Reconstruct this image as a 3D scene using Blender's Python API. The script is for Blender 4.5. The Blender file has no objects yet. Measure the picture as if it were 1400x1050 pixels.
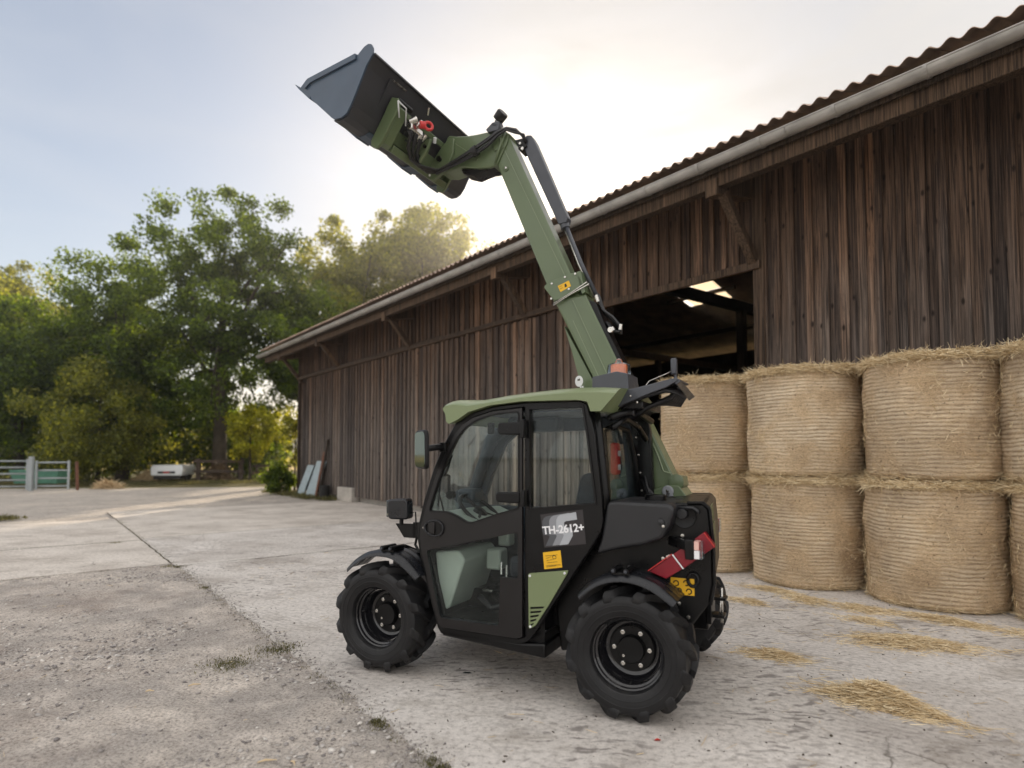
import bpy, bmesh, math, random
import numpy as np
from mathutils import Vector, Matrix, noise
R = math.radians
rnd = random.Random(7)
nrg = np.random.default_rng(11)
S = bpy.context.scene
COL = S.collection

# ------------------------------------------------------------ camera, sky, sun, exposure
cam_d = bpy.data.cameras.new("camera")
cam = bpy.data.objects.new("camera", cam_d)
COL.objects.link(cam)
cam.location = (0, 0, 1.45)
cam.rotation_euler = (R(92.5), 0, 0)
cam_d.sensor_width = 36.0
cam_d.lens = 36.0 * 840.0 / 1400.0
cam_d.shift_y = (620 - 840 * math.tan(R(2.5)) - 525) / 1400.0
cam_d.clip_start = 0.05
cam_d.clip_end = 3000
cam_d.dof.use_dof = True
cam_d.dof.focus_distance = 4.5
cam_d.dof.aperture_fstop = 1.1
S.camera = cam

SUN_AZ, SUN_EL = 6.5, 18.0     # degrees right of +Y, above the horizon
world = bpy.data.worlds.new("World")
S.world = world
world.use_nodes = True
wn, wl = world.node_tree.nodes, world.node_tree.links
for n in list(wn):
    wn.remove(n)
def N(nt, typ, **kw):
    n = nt.nodes.new(typ)
    for k, v in kw.items():
        if k.startswith('i_'):
            n.inputs[k[2:].replace('_', ' ')].default_value = v
        else:
            setattr(n, k, v)
    return n
W = world.node_tree
w_out = N(W, 'ShaderNodeOutputWorld')
w_bg = N(W, 'ShaderNodeBackground'); w_bg.inputs['Strength'].default_value = 0.095
sky = N(W, 'ShaderNodeTexSky', sky_type='NISHITA', sun_disc=False)
sky.sun_elevation = R(SUN_EL); sky.sun_rotation = R(SUN_AZ)
sky.air_density = 1.0; sky.dust_density = 1.6; sky.ozone_density = 1.5; sky.altitude = 200
tc = N(W, 'ShaderNodeTexCoord')
# thin high cloud veil over the blue, extra brightness away from the sun lights the ground
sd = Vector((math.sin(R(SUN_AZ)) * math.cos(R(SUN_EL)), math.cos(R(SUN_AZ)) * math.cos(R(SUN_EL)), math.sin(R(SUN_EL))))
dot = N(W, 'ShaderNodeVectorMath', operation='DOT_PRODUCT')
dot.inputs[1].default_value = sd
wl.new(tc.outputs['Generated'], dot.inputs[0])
sunward = N(W, 'ShaderNodeMapRange'); sunward.inputs['From Min'].default_value = 0.35; sunward.inputs['From Max'].default_value = 1.0
sunward.interpolation_type = 'SMOOTHSTEP'
wl.new(dot.outputs['Value'], sunward.inputs['Value'])
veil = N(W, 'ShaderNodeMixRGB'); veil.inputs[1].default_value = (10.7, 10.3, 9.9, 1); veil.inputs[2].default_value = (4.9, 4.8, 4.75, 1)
wl.new(sunward.outputs['Result'], veil.inputs[0])
mp = N(W, 'ShaderNodeMapping'); mp.inputs['Scale'].default_value = (1.6, 1.0, 5.5); mp.inputs['Rotation'].default_value = (0.25, 0.32, 0.1)
wl.new(tc.outputs['Generated'], mp.inputs['Vector'])
cn = N(W, 'ShaderNodeTexNoise'); cn.inputs['Scale'].default_value = 2.2; cn.inputs['Detail'].default_value = 7; cn.inputs['Roughness'].default_value = 0.5
cn.inputs['Distortion'].default_value = 0.6
wl.new(mp.outputs[0], cn.inputs['Vector'])
cr = N(W, 'ShaderNodeMapRange'); cr.inputs['From Min'].default_value = 0.36; cr.inputs['From Max'].default_value = 0.66
cr.inputs['To Min'].default_value = 0.72; cr.inputs['To Max'].default_value = 1.0
wl.new(cn.outputs['Fac'], cr.inputs['Value'])
mx = N(W, 'ShaderNodeMixRGB')
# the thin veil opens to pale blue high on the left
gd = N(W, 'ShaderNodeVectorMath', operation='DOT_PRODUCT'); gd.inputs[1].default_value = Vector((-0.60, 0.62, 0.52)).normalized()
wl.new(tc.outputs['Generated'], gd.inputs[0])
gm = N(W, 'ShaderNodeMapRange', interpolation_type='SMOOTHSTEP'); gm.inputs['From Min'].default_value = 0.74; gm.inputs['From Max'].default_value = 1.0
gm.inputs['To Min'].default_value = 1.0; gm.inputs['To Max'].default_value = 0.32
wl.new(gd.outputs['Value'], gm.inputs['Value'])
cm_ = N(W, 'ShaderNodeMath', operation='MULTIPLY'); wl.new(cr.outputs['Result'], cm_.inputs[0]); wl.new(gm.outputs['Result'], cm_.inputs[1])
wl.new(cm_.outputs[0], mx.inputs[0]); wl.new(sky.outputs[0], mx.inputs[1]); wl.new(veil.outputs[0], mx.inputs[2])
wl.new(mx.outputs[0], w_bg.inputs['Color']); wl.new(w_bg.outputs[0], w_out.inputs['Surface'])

sun_d = bpy.data.lights.new("sun", 'SUN')
sun_d.energy = 4.2; sun_d.angle = R(0.6); sun_d.color = (1.0, 0.83, 0.62)
sun = bpy.data.objects.new("sun", sun_d); COL.objects.link(sun)
sun.rotation_euler = (-sd).to_track_quat('-Z', 'Y').to_euler()
sun.location = (0, 0, 40)

S.view_settings.view_transform = 'Standard'
S.view_settings.look = 'None'
S.view_settings.gamma = 1.0
S.view_settings.use_curve_mapping = False
S.view_settings.exposure = 0.58
S.render.engine = 'CYCLES'
S.cycles.max_bounces = 8; S.cycles.transparent_max_bounces = 24
S.cycles.use_denoising = True
S.cycles.sample_clamp_indirect = 6.0

# ------------------------------------------------------------ helpers
class MB:
    def __init__(self):
        self.v = []; self.f = []
    def add(self, vs, fs):
        o = len(self.v)
        self.v += [tuple(p) for p in vs]
        self.f += [tuple(i + o for i in f) for f in fs]
        return self
    def box(self, x0, x1, y0, y1, z0, z1):
        vs = [(x, y, z) for z in (z0, z1) for y in (y0, y1) for x in (x0, x1)]
        return self.add(vs, [(0, 2, 3, 1), (4, 5, 7, 6), (0, 1, 5, 4), (2, 6, 7, 3), (0, 4, 6, 2), (1, 3, 7, 5)])
    def obox(self, c, half, rot):            # rot: 3x3 Matrix
        vs = []
        for z in (-1, 1):
            for y in (-1, 1):
                for x in (-1, 1):
                    vs.append(Vector(c) + rot @ Vector((x * half[0], y * half[1], z * half[2])))
        return self.add(vs, [(0, 2, 3, 1), (4, 5, 7, 6), (0, 1, 5, 4), (2, 6, 7, 3), (0, 4, 6, 2), (1, 3, 7, 5)])
    def beam(self, a, b, w, h, upv=(0, 0, 1)):   # rectangular bar a->b
        a, b = Vector(a), Vector(b); d = (b - a).normalized()
        s = d.cross(Vector(upv)).normalized(); u = s.cross(d)
        vs = [p + s * sx * w / 2 + u * sz * h / 2 for p in (a, b) for sx, sz in ((-1, -1), (1, -1), (1, 1), (-1, 1))]
        return self.add(vs, [(3, 2, 1, 0), (4, 5, 6, 7), (0, 1, 5, 4), (1, 2, 6, 5), (2, 3, 7, 6), (3, 0, 4, 7)])
    def prism(self, poly, y0, y1):           # poly in xz, extruded along y
        n = len(poly)
        a = sum(poly[i][0] * poly[(i + 1) % n][1] - poly[(i + 1) % n][0] * poly[i][1] for i in range(n))
        if a < 0: poly = poly[::-1]
        if y0 > y1: y0, y1 = y1, y0
        vs = [(x, y0, z) for x, z in poly] + [(x, y1, z) for x, z in poly]
        fs = [tuple(range(n)), tuple(range(2 * n - 1, n - 1, -1))]
        fs += [(i, i + n, (i + 1) % n + n, (i + 1) % n) for i in range(n)]
        return self.add(vs, fs)
    def loft(self, loops, cap=True, closed=True):
        n = len(loops[0]); vs = [p for l in loops for p in l]; fs = []
        for k in range(len(loops) - 1):
            for i in range(n if closed else n - 1):
                j = (i + 1) % n
                fs.append((k * n + i, k * n + j, (k + 1) * n + j, (k + 1) * n + i))
        if cap and closed:
            fs.append(tuple(range(n - 1, -1, -1))); fs.append(tuple((len(loops) - 1) * n + i for i in range(n)))
        return self.add(vs, fs)
    def tube(self, pts, r, n=8, cap=True):
        pts = [Vector(p) for p in pts]; m = len(pts)
        rs = r if isinstance(r, (list, tuple)) else [r] * m
        loops = []; prev = None
        for i, p in enumerate(pts):
            d = (pts[min(i + 1, m - 1)] - pts[max(i - 1, 0)])
            d = d.normalized() if d.length > 1e-9 else Vector((0, 0, 1))
            if prev is None:
                a = Vector((0, 0, 1)) if abs(d.z) < 0.9 else Vector((1, 0, 0))
                s = d.cross(a).normalized()
            else:
                s = (prev - d * prev.dot(d)).normalized()
            prev = s; u = d.cross(s)
            loops.append([p + (s * math.cos(2 * math.pi * k / n) + u * math.sin(2 * math.pi * k / n)) * rs[i] for k in range(n)])
        return self.loft(loops, cap)
    def lathe(self, prof, o=(0, 0, 0), ax=(0, 0, 1), n=24, cap=False, ref=None):   # prof: (radius, height)
        ax = Vector(ax).normalized(); a = Vector((1, 0, 0)) if abs(ax.x) < 0.9 else Vector((0, 1, 0))
        s = ax.cross(a).normalized(); u = ax.cross(s); o = Vector(o)
        loops = [[o + ax * h + (s * math.cos(2 * math.pi * k / n) + u * math.sin(2 * math.pi * k / n)) * max(r, 1e-4) for k in range(n)] for r, h in prof]
        return self.loft(loops, cap)
    def plate(self, outer, holes, y0, y1):   # xz plate with holes, extruded along y
        bm = bmesh.new(); loops = []
        for lp in [outer] + holes:
            vs = [bm.verts.new((x, y0, z)) for x, z in lp]
            for i in range(len(vs)): bm.edges.new((vs[i], vs[(i + 1) % len(vs)]))
            loops.append(vs)
        bmesh.ops.triangle_fill(bm, use_beauty=True, use_dissolve=False, edges=bm.edges[:])
        bm.verts.index_update()
        vs = [v.co.copy() for v in bm.verts]; n = len(vs); dy = y1 - y0
        fs = [tuple(v.index for v in f.verts) for f in bm.faces]
        self_f = fs + [tuple(i + n for i in reversed(f)) for f in fs]
        for lp in loops:
            k = len(lp)
            for i in range(k):
                a, b = lp[i].index, lp[(i + 1) % k].index
                self_f.append((a, b, b + n, a + n))
        bm.free()
        return self.add(vs + [v + Vector((0, dy, 0)) for v in vs], self_f)
    def mesh(self, name, mat=None, smooth=False, recalc=True, auto=None):
        me = bpy.data.meshes.new(name)
        me.from_pydata([tuple(p) for p in self.v], [], self.f)
        if recalc:
            bm = bmesh.new(); bm.from_mesh(me)
            bmesh.ops.recalc_face_normals(bm, faces=bm.faces[:]); bm.to_mesh(me); bm.free()
        if smooth:
            me.polygons.foreach_set('use_smooth', [True] * len(me.polygons))
            if auto: me.set_sharp_from_angle(angle=R(auto))
        if mat: me.materials.append(mat)
        return me
    def build(self, name, mat, parent=None, smooth=False, bevel=0, auto=None, seg=2):
        me = self.mesh(name, mat, smooth, auto=auto)
        o = bpy.data.objects.new(name, me); COL.objects.link(o)
        if parent: o.parent = parent
        if bevel:
            m = o.modifiers.new('bevel', 'BEVEL'); m.width = bevel; m.segments = seg; m.limit_method = 'ANGLE'; m.angle_limit = R(35)
            m.harden_normals = False
            me.polygons.foreach_set('use_smooth', [True] * len(me.polygons)); me.set_sharp_from_angle(angle=R(30))
        return o

def np_mesh(name, verts, faces, mat, smooth=False):
    verts = np.asarray(verts, np.float32); faces = np.asarray(faces, np.int32)
    me = bpy.data.meshes.new(name); k = faces.shape[1]
    me.vertices.add(len(verts)); me.vertices.foreach_set('co', verts.ravel())
    me.loops.add(faces.size); me.loops.foreach_set('vertex_index', faces.ravel())
    me.polygons.add(len(faces)); me.polygons.foreach_set('loop_start', np.arange(0, faces.size, k, dtype=np.int32))
    if smooth: me.polygons.foreach_set('use_smooth', np.ones(len(faces), bool))
    me.update(calc_edges=True)
    if mat: me.materials.append(mat)
    return me

def tag(o, label=None, cat=None, group=None, kind=None):
    if label: o['label'] = label
    if cat: o['category'] = cat
    if group: o['group'] = group
    if kind: o['kind'] = kind
    return o
def empty(name, loc=(0, 0, 0), rz=0.0, parent=None):
    o = bpy.data.objects.new(name, None); COL.objects.link(o)
    o.location = loc; o.rotation_euler = (0, 0, rz); o.empty_display_size = 0.1
    if parent: o.parent = parent
    return o
def inst(name, me, parent=None, loc=(0, 0, 0), rot=(0, 0, 0), scl=(1, 1, 1)):
    o = bpy.data.objects.new(name, me); COL.objects.link(o)
    o.location = loc; o.rotation_euler = rot; o.scale = scl
    if parent: o.parent = parent
    return o

# ------------------------------------------------------------ materials
def mat(name, col=(0.5, 0.5, 0.5), rough=0.5, metal=0.0, coat=0.0, spec=0.5, emis=None, es=0):
    m = bpy.data.materials.new(name); m.use_nodes = True
    b = m.node_tree.nodes['Principled BSDF']
    b.inputs['Base Color'].default_value = (*col, 1); b.inputs['Roughness'].default_value = rough
    b.inputs['Metallic'].default_value = metal; b.inputs['Coat Weight'].default_value = coat
    b.inputs['Specular IOR Level'].default_value = spec
    if emis: b.inputs['Emission Color'].default_value = (*emis, 1); b.inputs['Emission Strength'].default_value = es
    return m, m.node_tree, b
def ramp(nt, fac, stops, interp='LINEAR'):
    r = nt.nodes.new('ShaderNodeValToRGB'); r.color_ramp.interpolation = interp
    e = r.color_ramp.elements
    while len(e) < len(stops): e.new(0.5)
    for i, (p, c) in enumerate(stops):
        e[i].position = p; e[i].color = (*c, 1) if len(c) == 3 else c
    nt.links.new(fac, r.inputs[0]); return r.outputs[0]
def noise_n(nt, vec, scale, detail=4, rough=0.55, dist=0.0):
    n = nt.nodes.new('ShaderNodeTexNoise'); n.inputs['Scale'].default_value = scale; n.inputs['Detail'].default_value = detail
    n.inputs['Roughness'].default_value = rough; n.inputs['Distortion'].default_value = dist
    if vec is not None: nt.links.new(vec, n.inputs['Vector'])
    return n.outputs['Fac']
def mapped(nt, vec, scale=(1, 1, 1), rot=(0, 0, 0), loc=(0, 0, 0)):
    n = nt.nodes.new('ShaderNodeMapping'); n.inputs['Scale'].default_value = scale; n.inputs['Rotation'].default_value = rot; n.inputs['Location'].default_value = loc
    nt.links.new(vec, n.inputs['Vector']); return n.outputs[0]
def objco(nt):
    return nt.nodes.new('ShaderNodeTexCoord').outputs['Object']
def mixc(nt, fac, a, b, blend='MIX'):
    n = nt.nodes.new('ShaderNodeMixRGB'); n.blend_type = blend
    for i, x in ((0, fac), (1, a), (2, b)):
        if hasattr(x, 'is_linked') or hasattr(x, 'links'): nt.links.new(x, n.inputs[i])
        elif isinstance(x, (int, float)): n.inputs[i].default_value = x if i == 0 else (x, x, x, 1)
        else: n.inputs[i].default_value = (*x, 1)
    return n.outputs[0]
def math_n(nt, op, a, b=None, clamp=False):
    n = nt.nodes.new('ShaderNodeMath'); n.operation = op; n.use_clamp = clamp
    for i, x in ((0, a), (1, b)):
        if x is None: continue
        if isinstance(x, (int, float)): n.inputs[i].default_value = x
        else: nt.links.new(x, n.inputs[i])
    return n.outputs[0]
def bump(nt, b, h, strength=0.3, dist=0.01, prev=None):
    n = nt.nodes.new('ShaderNodeBump'); n.inputs['Strength'].default_value = strength; n.inputs['Distance'].default_value = dist
    nt.links.new(h, n.inputs['Height'])
    if prev is not None: nt.links.new(prev, n.inputs['Normal'])
    if b is not None: nt.links.new(n.outputs[0], b.inputs['Normal'])
    return n.outputs[0]

def wood_mat(name, dark, light, grey, redtop=None, knots=True, zmix=(0.0, 5.0)):
    m, nt, b = mat(name, rough=0.82, spec=0.25)
    oc = objco(nt); oi = nt.nodes.new('ShaderNodeObjectInfo')
    gi = nt.nodes.new('ShaderNodeNewGeometry')
    rv = nt.nodes.new('ShaderNodeVectorMath'); rv.operation = 'MULTIPLY_ADD'
    cmb = nt.nodes.new('ShaderNodeCombineXYZ')
    rr = math_n(nt, 'ADD', oi.outputs['Random'], gi.outputs['Random Per Island'])
    for i in range(3): nt.links.new(math_n(nt, 'MULTIPLY', rr, 37.0 + 11 * i), cmb.inputs[i])
    va = nt.nodes.new('ShaderNodeVectorMath'); va.operation = 'ADD'
    nt.links.new(oc, va.inputs[0]); nt.links.new(cmb.outputs[0], va.inputs[1]); v = va.outputs[0]
    g1 = noise_n(nt, mapped(nt, v, (46, 46, 0.9)), 1.0, 8, 0.72, 0.9)
    g2 = noise_n(nt, mapped(nt, v, (9, 9, 0.8)), 1.0, 3, 0.5)
    c = ramp(nt, g1, [(0.36, tuple(x * .5 for x in dark)), (0.45, dark), (0.54, light), (0.70, tuple(x * 1.8 for x in light))])
    c = mixc(nt, math_n(nt, 'MULTIPLY', g2, 0.45), c, dark)
    # weathering: grey towards the rain-splashed bottom, warm where the eaves shelter
    geo = nt.nodes.new('ShaderNodeSeparateXYZ'); nt.links.new(gi.outputs['Position'], geo.inputs[0])
    hz = nt.nodes.new('ShaderNodeMapRange'); hz.inputs['From Min'].default_value = zmix[0]; hz.inputs['From Max'].default_value = zmix[1]
    nt.links.new(math_n(nt, 'ADD', geo.outputs['Z'], math_n(nt, 'MULTIPLY', math_n(nt, 'SUBTRACT', g2, 0.5), 3.0)), hz.inputs['Value'])
    gf = ramp(nt, hz.outputs['Result'], [(0.15, (1, 1, 1)), (0.62, (0.15, 0.15, 0.15)), (1.0, (0.0, 0.0, 0.0))])
    gcol = ramp(nt, g1, [(0.36, tuple(x * 0.16 for x in grey)), (0.46, tuple(x * 0.55 for x in grey)), (0.56, grey), (0.72, tuple(x * 1.7 for x in grey))])
    c = mixc(nt, gf, c, gcol)
    tone = ramp(nt, rr_frac(nt, rr), [(0.0, (0.46, 0.46, 0.48)), (0.35, (0.80, 0.78, 0.77)), (0.7, (1.0, 0.97, 0.93)), (0.9, (1.35, 1.28, 1.2)), (1.0, (1.9, 1.7, 1.5))])
    c = mixc(nt, 1.0, c, tone, 'MULTIPLY')
    if knots:
        vo = nt.nodes.new('ShaderNodeTexVoronoi'); vo.inputs['Scale'].default_value = 1.0
        nt.links.new(mapped(nt, v, (7.0, 7.0, 3.4)), vo.inputs['Vector'])
        k = ramp(nt, vo.outputs['Distance'], [(0.08, (1, 1, 1)), (0.17, (0, 0, 0))])
        c = mixc(nt, math_n(nt, 'MULTIPLY', k, 0.85), c, tuple(x * 0.12 for x in dark))
    nt.links.new(c, b.inputs['Base Color'])
    bump(nt, b, g1, 0.9, 0.006)
    return m
def rr_frac(nt, x):
    return math_n(nt, 'FRACT', math_n(nt, 'MULTIPLY', x, 7.31))

M = {}
M['plank'] = wood_mat('weathered_plank', (0.032, 0.019, 0.013), (0.125, 0.074, 0.045), (0.185, 0.160, 0.145), zmix=(1.0, 5.6))
M['timber'] = wood_mat('timber', (0.045, 0.03, 0.02), (0.13, 0.085, 0.055), (0.17, 0.14, 0.12), knots=False, zmix=(-2, 4.5))
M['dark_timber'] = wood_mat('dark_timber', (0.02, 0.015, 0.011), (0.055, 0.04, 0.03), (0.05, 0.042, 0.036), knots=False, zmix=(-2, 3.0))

def simple(name, col, rough=0.5, metal=0.0, coat=0.0, var=0.15, scale=8.0, bmp=0.0, spec=0.5):
    m, nt, b = mat(name, col, rough, metal, coat, spec)
    oc = objco(nt); f = noise_n(nt, oc, scale, 5)
    c = ramp(nt, f, [(0.3, tuple(x * (1 - var) for x in col)), (0.7, tuple(min(1, x * (1 + var)) for x in col))])
    nt.links.new(c, b.inputs['Base Color'])
    rr = ramp(nt, noise_n(nt, oc, scale * 2.3, 4), [(0.3, (max(0, rough - 0.08),) * 3), (0.7, (min(1, rough + 0.08),) * 3)])
    nt.links.new(rr, b.inputs['Roughness'])
    if bmp: bump(nt, b, noise_n(nt, oc, 260, 2), bmp, 0.001)
    return m

M['zinc'] = simple('weathered_zinc', (0.40, 0.385, 0.36), 0.42, 0.35, var=0.25, scale=3)
M['fibre'] = simple('fibre_cement', (0.46, 0.34, 0.26), 0.9, var=0.35, scale=2.2)
M['white_metal'] = simple('galvanised_white', (0.33, 0.36, 0.37), 0.5, 0.2, var=0.12)
M['grey_sheet'] = simple('grey_sheet', (0.33, 0.40, 0.43), 0.5, 0.1, var=0.15)
M['green_sheet'] = simple('green_trough', (0.07, 0.20, 0.14), 0.6, var=0.2)
M['plinth'] = simple('plinth_render', (0.40, 0.37, 0.33), 0.9, var=0.2, scale=4)
M['car_white'] = simple('trailer_white', (0.72, 0.74, 0.76), 0.35, coat=0.4, var=0.05)
M['lamp_red'] = simple('lamp_red', (0.5, 0.03, 0.02), 0.3, coat=0.5, var=0.05)
M['dark_rubber'] = simple('dark_rubber', (0.02, 0.02, 0.02), 0.8)
M['rusty'] = simple('rusty_iron', (0.14, 0.06, 0.035), 0.85, var=0.4)

def sky_panel_mat():
    m = bpy.data.materials.new('translucent_sheet'); m.use_nodes = True; nt = m.node_tree
    for n in list(nt.nodes): nt.nodes.remove(n)
    o = nt.nodes.new('ShaderNodeOutputMaterial'); a = nt.nodes.new('ShaderNodeBsdfTranslucent'); t = nt.nodes.new('ShaderNodeBsdfTransparent')
    a.inputs[0].default_value = (0.75, 0.60, 0.42, 1); t.inputs[0].default_value = (0.75, 0.62, 0.45, 1)
    x = nt.nodes.new('ShaderNodeMixShader'); x.inputs[0].default_value = 0.45
    nt.links.new(a.outputs[0], x.inputs[1]); nt.links.new(t.outputs[0], x.inputs[2]); nt.links.new(x.outputs[0], o.inputs[0])
    return m
M['skylight'] = sky_panel_mat()

def leaf_mat(name, c1, c2, trans):
    m = bpy.data.materials.new(name); m.use_nodes = True; nt = m.node_tree
    b = nt.nodes['Principled BSDF']; out = nt.nodes['Material Output']
    gi = nt.nodes.new('ShaderNodeNewGeometry')
    c = ramp(nt, gi.outputs['Random Per Island'], [(0.0, c1), (0.75, c2), (1.0, tuple(x * 1.5 for x in c2))])
    nt.links.new(c, b.inputs['Base Color']); b.inputs['Roughness'].default_value = 0.6; b.inputs['Specular IOR Level'].default_value = 0.3
    t = nt.nodes.new('ShaderNodeBsdfTranslucent')
    tcx = mixc(nt, 1.0, c, trans, 'MULTIPLY'); nt.links.new(tcx, t.inputs[0])
    x = nt.nodes.new('ShaderNodeMixShader'); x.inputs[0].default_value = 0.45
    nt.links.new(b.outputs[0], x.inputs[1]); nt.links.new(t.outputs[0], x.inputs[2]); nt.links.new(x.outputs[0], out.inputs[0])
    return m
M['leaf_oak'] = leaf_mat('leaf_deep_green', (0.014, 0.028, 0.010), (0.046, 0.072, 0.020), (7.5, 6.2, 0.8))
M['leaf_light'] = leaf_mat('leaf_light_green', (0.045, 0.060, 0.016), (0.12, 0.135, 0.036), (5.0, 4.2, 1.1))
M['leaf_bright'] = leaf_mat('leaf_backlit_yellow', (0.17, 0.19, 0.015), (0.34, 0.34, 0.03), (2.3, 2.1, 0.6))  # sun glow through the leaves put into a brighter leaf colour
M['grass'] = leaf_mat('grass_blades', (0.05, 0.058, 0.025), (0.15, 0.14, 0.07), (1.8, 1.7, 1.0))
M['bark'] = simple('bark', (0.055, 0.042, 0.03), 0.95, var=0.4, scale=3)
M['straw'] = None

def straw_mat(name, a, b_):
    m = bpy.data.materials.new(name); m.use_nodes = True; nt = m.node_tree
    b = nt.nodes['Principled BSDF']
    gi = nt.nodes.new('ShaderNodeNewGeometry')
    c = ramp(nt, gi.outputs['Random Per Island'], [(0.0, a), (0.5, tuple((p + q) / 2 for p, q in zip(a, b_))), (1.0, b_)])
    nt.links.new(c, b.inputs['Base Color']); b.inputs['Roughness'].default_value = 0.55; b.inputs['Specular IOR Level'].default_value = 0.35
    return m
M['brush'] = straw_mat('brushwood', (0.10, 0.065, 0.035), (0.30, 0.21, 0.12))
M['straw'] = straw_mat('straw', (0.52, 0.37, 0.19), (0.96, 0.82, 0.56))
M['straw_pale'] = straw_mat('straw_pale', (0.42, 0.30, 0.16), (0.78, 0.62, 0.40))

def bale_mat():
    m, nt, b = mat('bale_net_wrap', rough=0.75, spec=0.25)
    oc = objco(nt); oi = nt.nodes.new('ShaderNodeObjectInfo')
    sep = nt.nodes.new('ShaderNodeSeparateXYZ'); nt.links.new(oc, sep.inputs[0])
    off = nt.nodes.new('ShaderNodeCombineXYZ')
    for i in range(3): nt.links.new(math_n(nt, 'MULTIPLY', oi.outputs['Random'], 50.0), off.inputs[i])
    va = nt.nodes.new('ShaderNodeVectorMath'); va.operation = 'ADD'; nt.links.new(oc, va.inputs[0]); nt.links.new(off.outputs[0], va.inputs[1]); v = va.outputs[0]
    big = noise_n(nt, v, 2.6, 3, 0.5)
    wav = noise_n(nt, mapped(nt, v, (3, 3, 9)), 1.0, 4, 0.6)
    # twine rounds of the net, 27 mm apart, wandering a little
    zz = math_n(nt, 'ADD', math_n(nt, 'MULTIPLY', sep.outputs['Z'], 2 * math.pi / 0.038), math_n(nt, 'MULTIPLY', wav, 10.0))
    line = math_n(nt, 'MULTIPLY', math_n(nt, 'ADD', math_n(nt, 'SINE', zz), 1.0), 0.5)
    brk = noise_n(nt, mapped(nt, v, (14, 14, 40)), 1.0, 5, 0.65)
    fib = noise_n(nt, mapped(nt, v, (30, 30, 95)), 1.0, 5, 0.7, 1.2)
    fib2 = noise_n(nt, mapped(nt, v, (90, 90, 45), (0.5, 0.3, 0.2)), 1.0, 3, 0.7, 2.0)
    fm = math_n(nt, 'ADD', math_n(nt, 'MULTIPLY', fib, 0.6), math_n(nt, 'MULTIPLY', fib2, 0.4))
    c = ramp(nt, fm, [(0.36, (0.17, 0.095, 0.04)), (0.46, (0.50, 0.33, 0.165)), (0.56, (0.76, 0.56, 0.33)), (0.68, (0.90, 0.75, 0.52))])
    patch = ramp(nt, big, [(0.40, (0, 0, 0)), (0.58, (1, 1, 1))])
    netc = ramp(nt, math_n(nt, 'ADD', math_n(nt, 'MULTIPLY', math_n(nt, 'MULTIPLY', line, brk), 0.95), math_n(nt, 'MULTIPLY', fm, 0.62)), [(0.26, (0.20, 0.12, 0.06)), (0.40, (0.55, 0.40, 0.25)), (0.58, (0.76, 0.61, 0.43)), (0.85, (0.92, 0.82, 0.66))])
    c = mixc(nt, math_n(nt, 'ADD', math_n(nt, 'MULTIPLY', patch, 0.75), 0.08), c, netc)
    tone = ramp(nt, noise_n(nt, v, 1.9, 3, .6), [(0.32, (0.66, 0.60, 0.52)), (0.5, (0.95, 0.93, 0.9)), (0.68, (1.14, 1.12, 1.08))])
    c = mixc(nt, 1.0, c, tone, 'MULTIPLY')
    c = mixc(nt, 1.0, c, ramp(nt, oi.outputs['Random'], [(0.0, (0.84, 0.80, 0.74)), (0.5, (1.0, 0.97, 0.92)), (1.0, (1.06, 1.08, 1.10))]), 'MULTIPLY')
    c = mixc(nt, 0.20, c, (0.86, 0.76, 0.62))
    sp = ramp(nt, noise_n(nt, v, 38, 2), [(0.27, (0.25, 0.2, 0.15)), (0.34, (1, 1, 1))])
    c = mixc(nt, 0.8, c, sp, 'MULTIPLY')
    nt.links.new(c, b.inputs['Base Color'])
    p = bump(nt, None, math_n(nt, 'MULTIPLY', line, patch), 0.5, 0.008)
    p = bump(nt, None, brk, 0.5, 0.018, p)
    bump(nt, b, fm, 1.0, 0.018, p)
    return m
M['bale'] = bale_mat()

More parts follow.
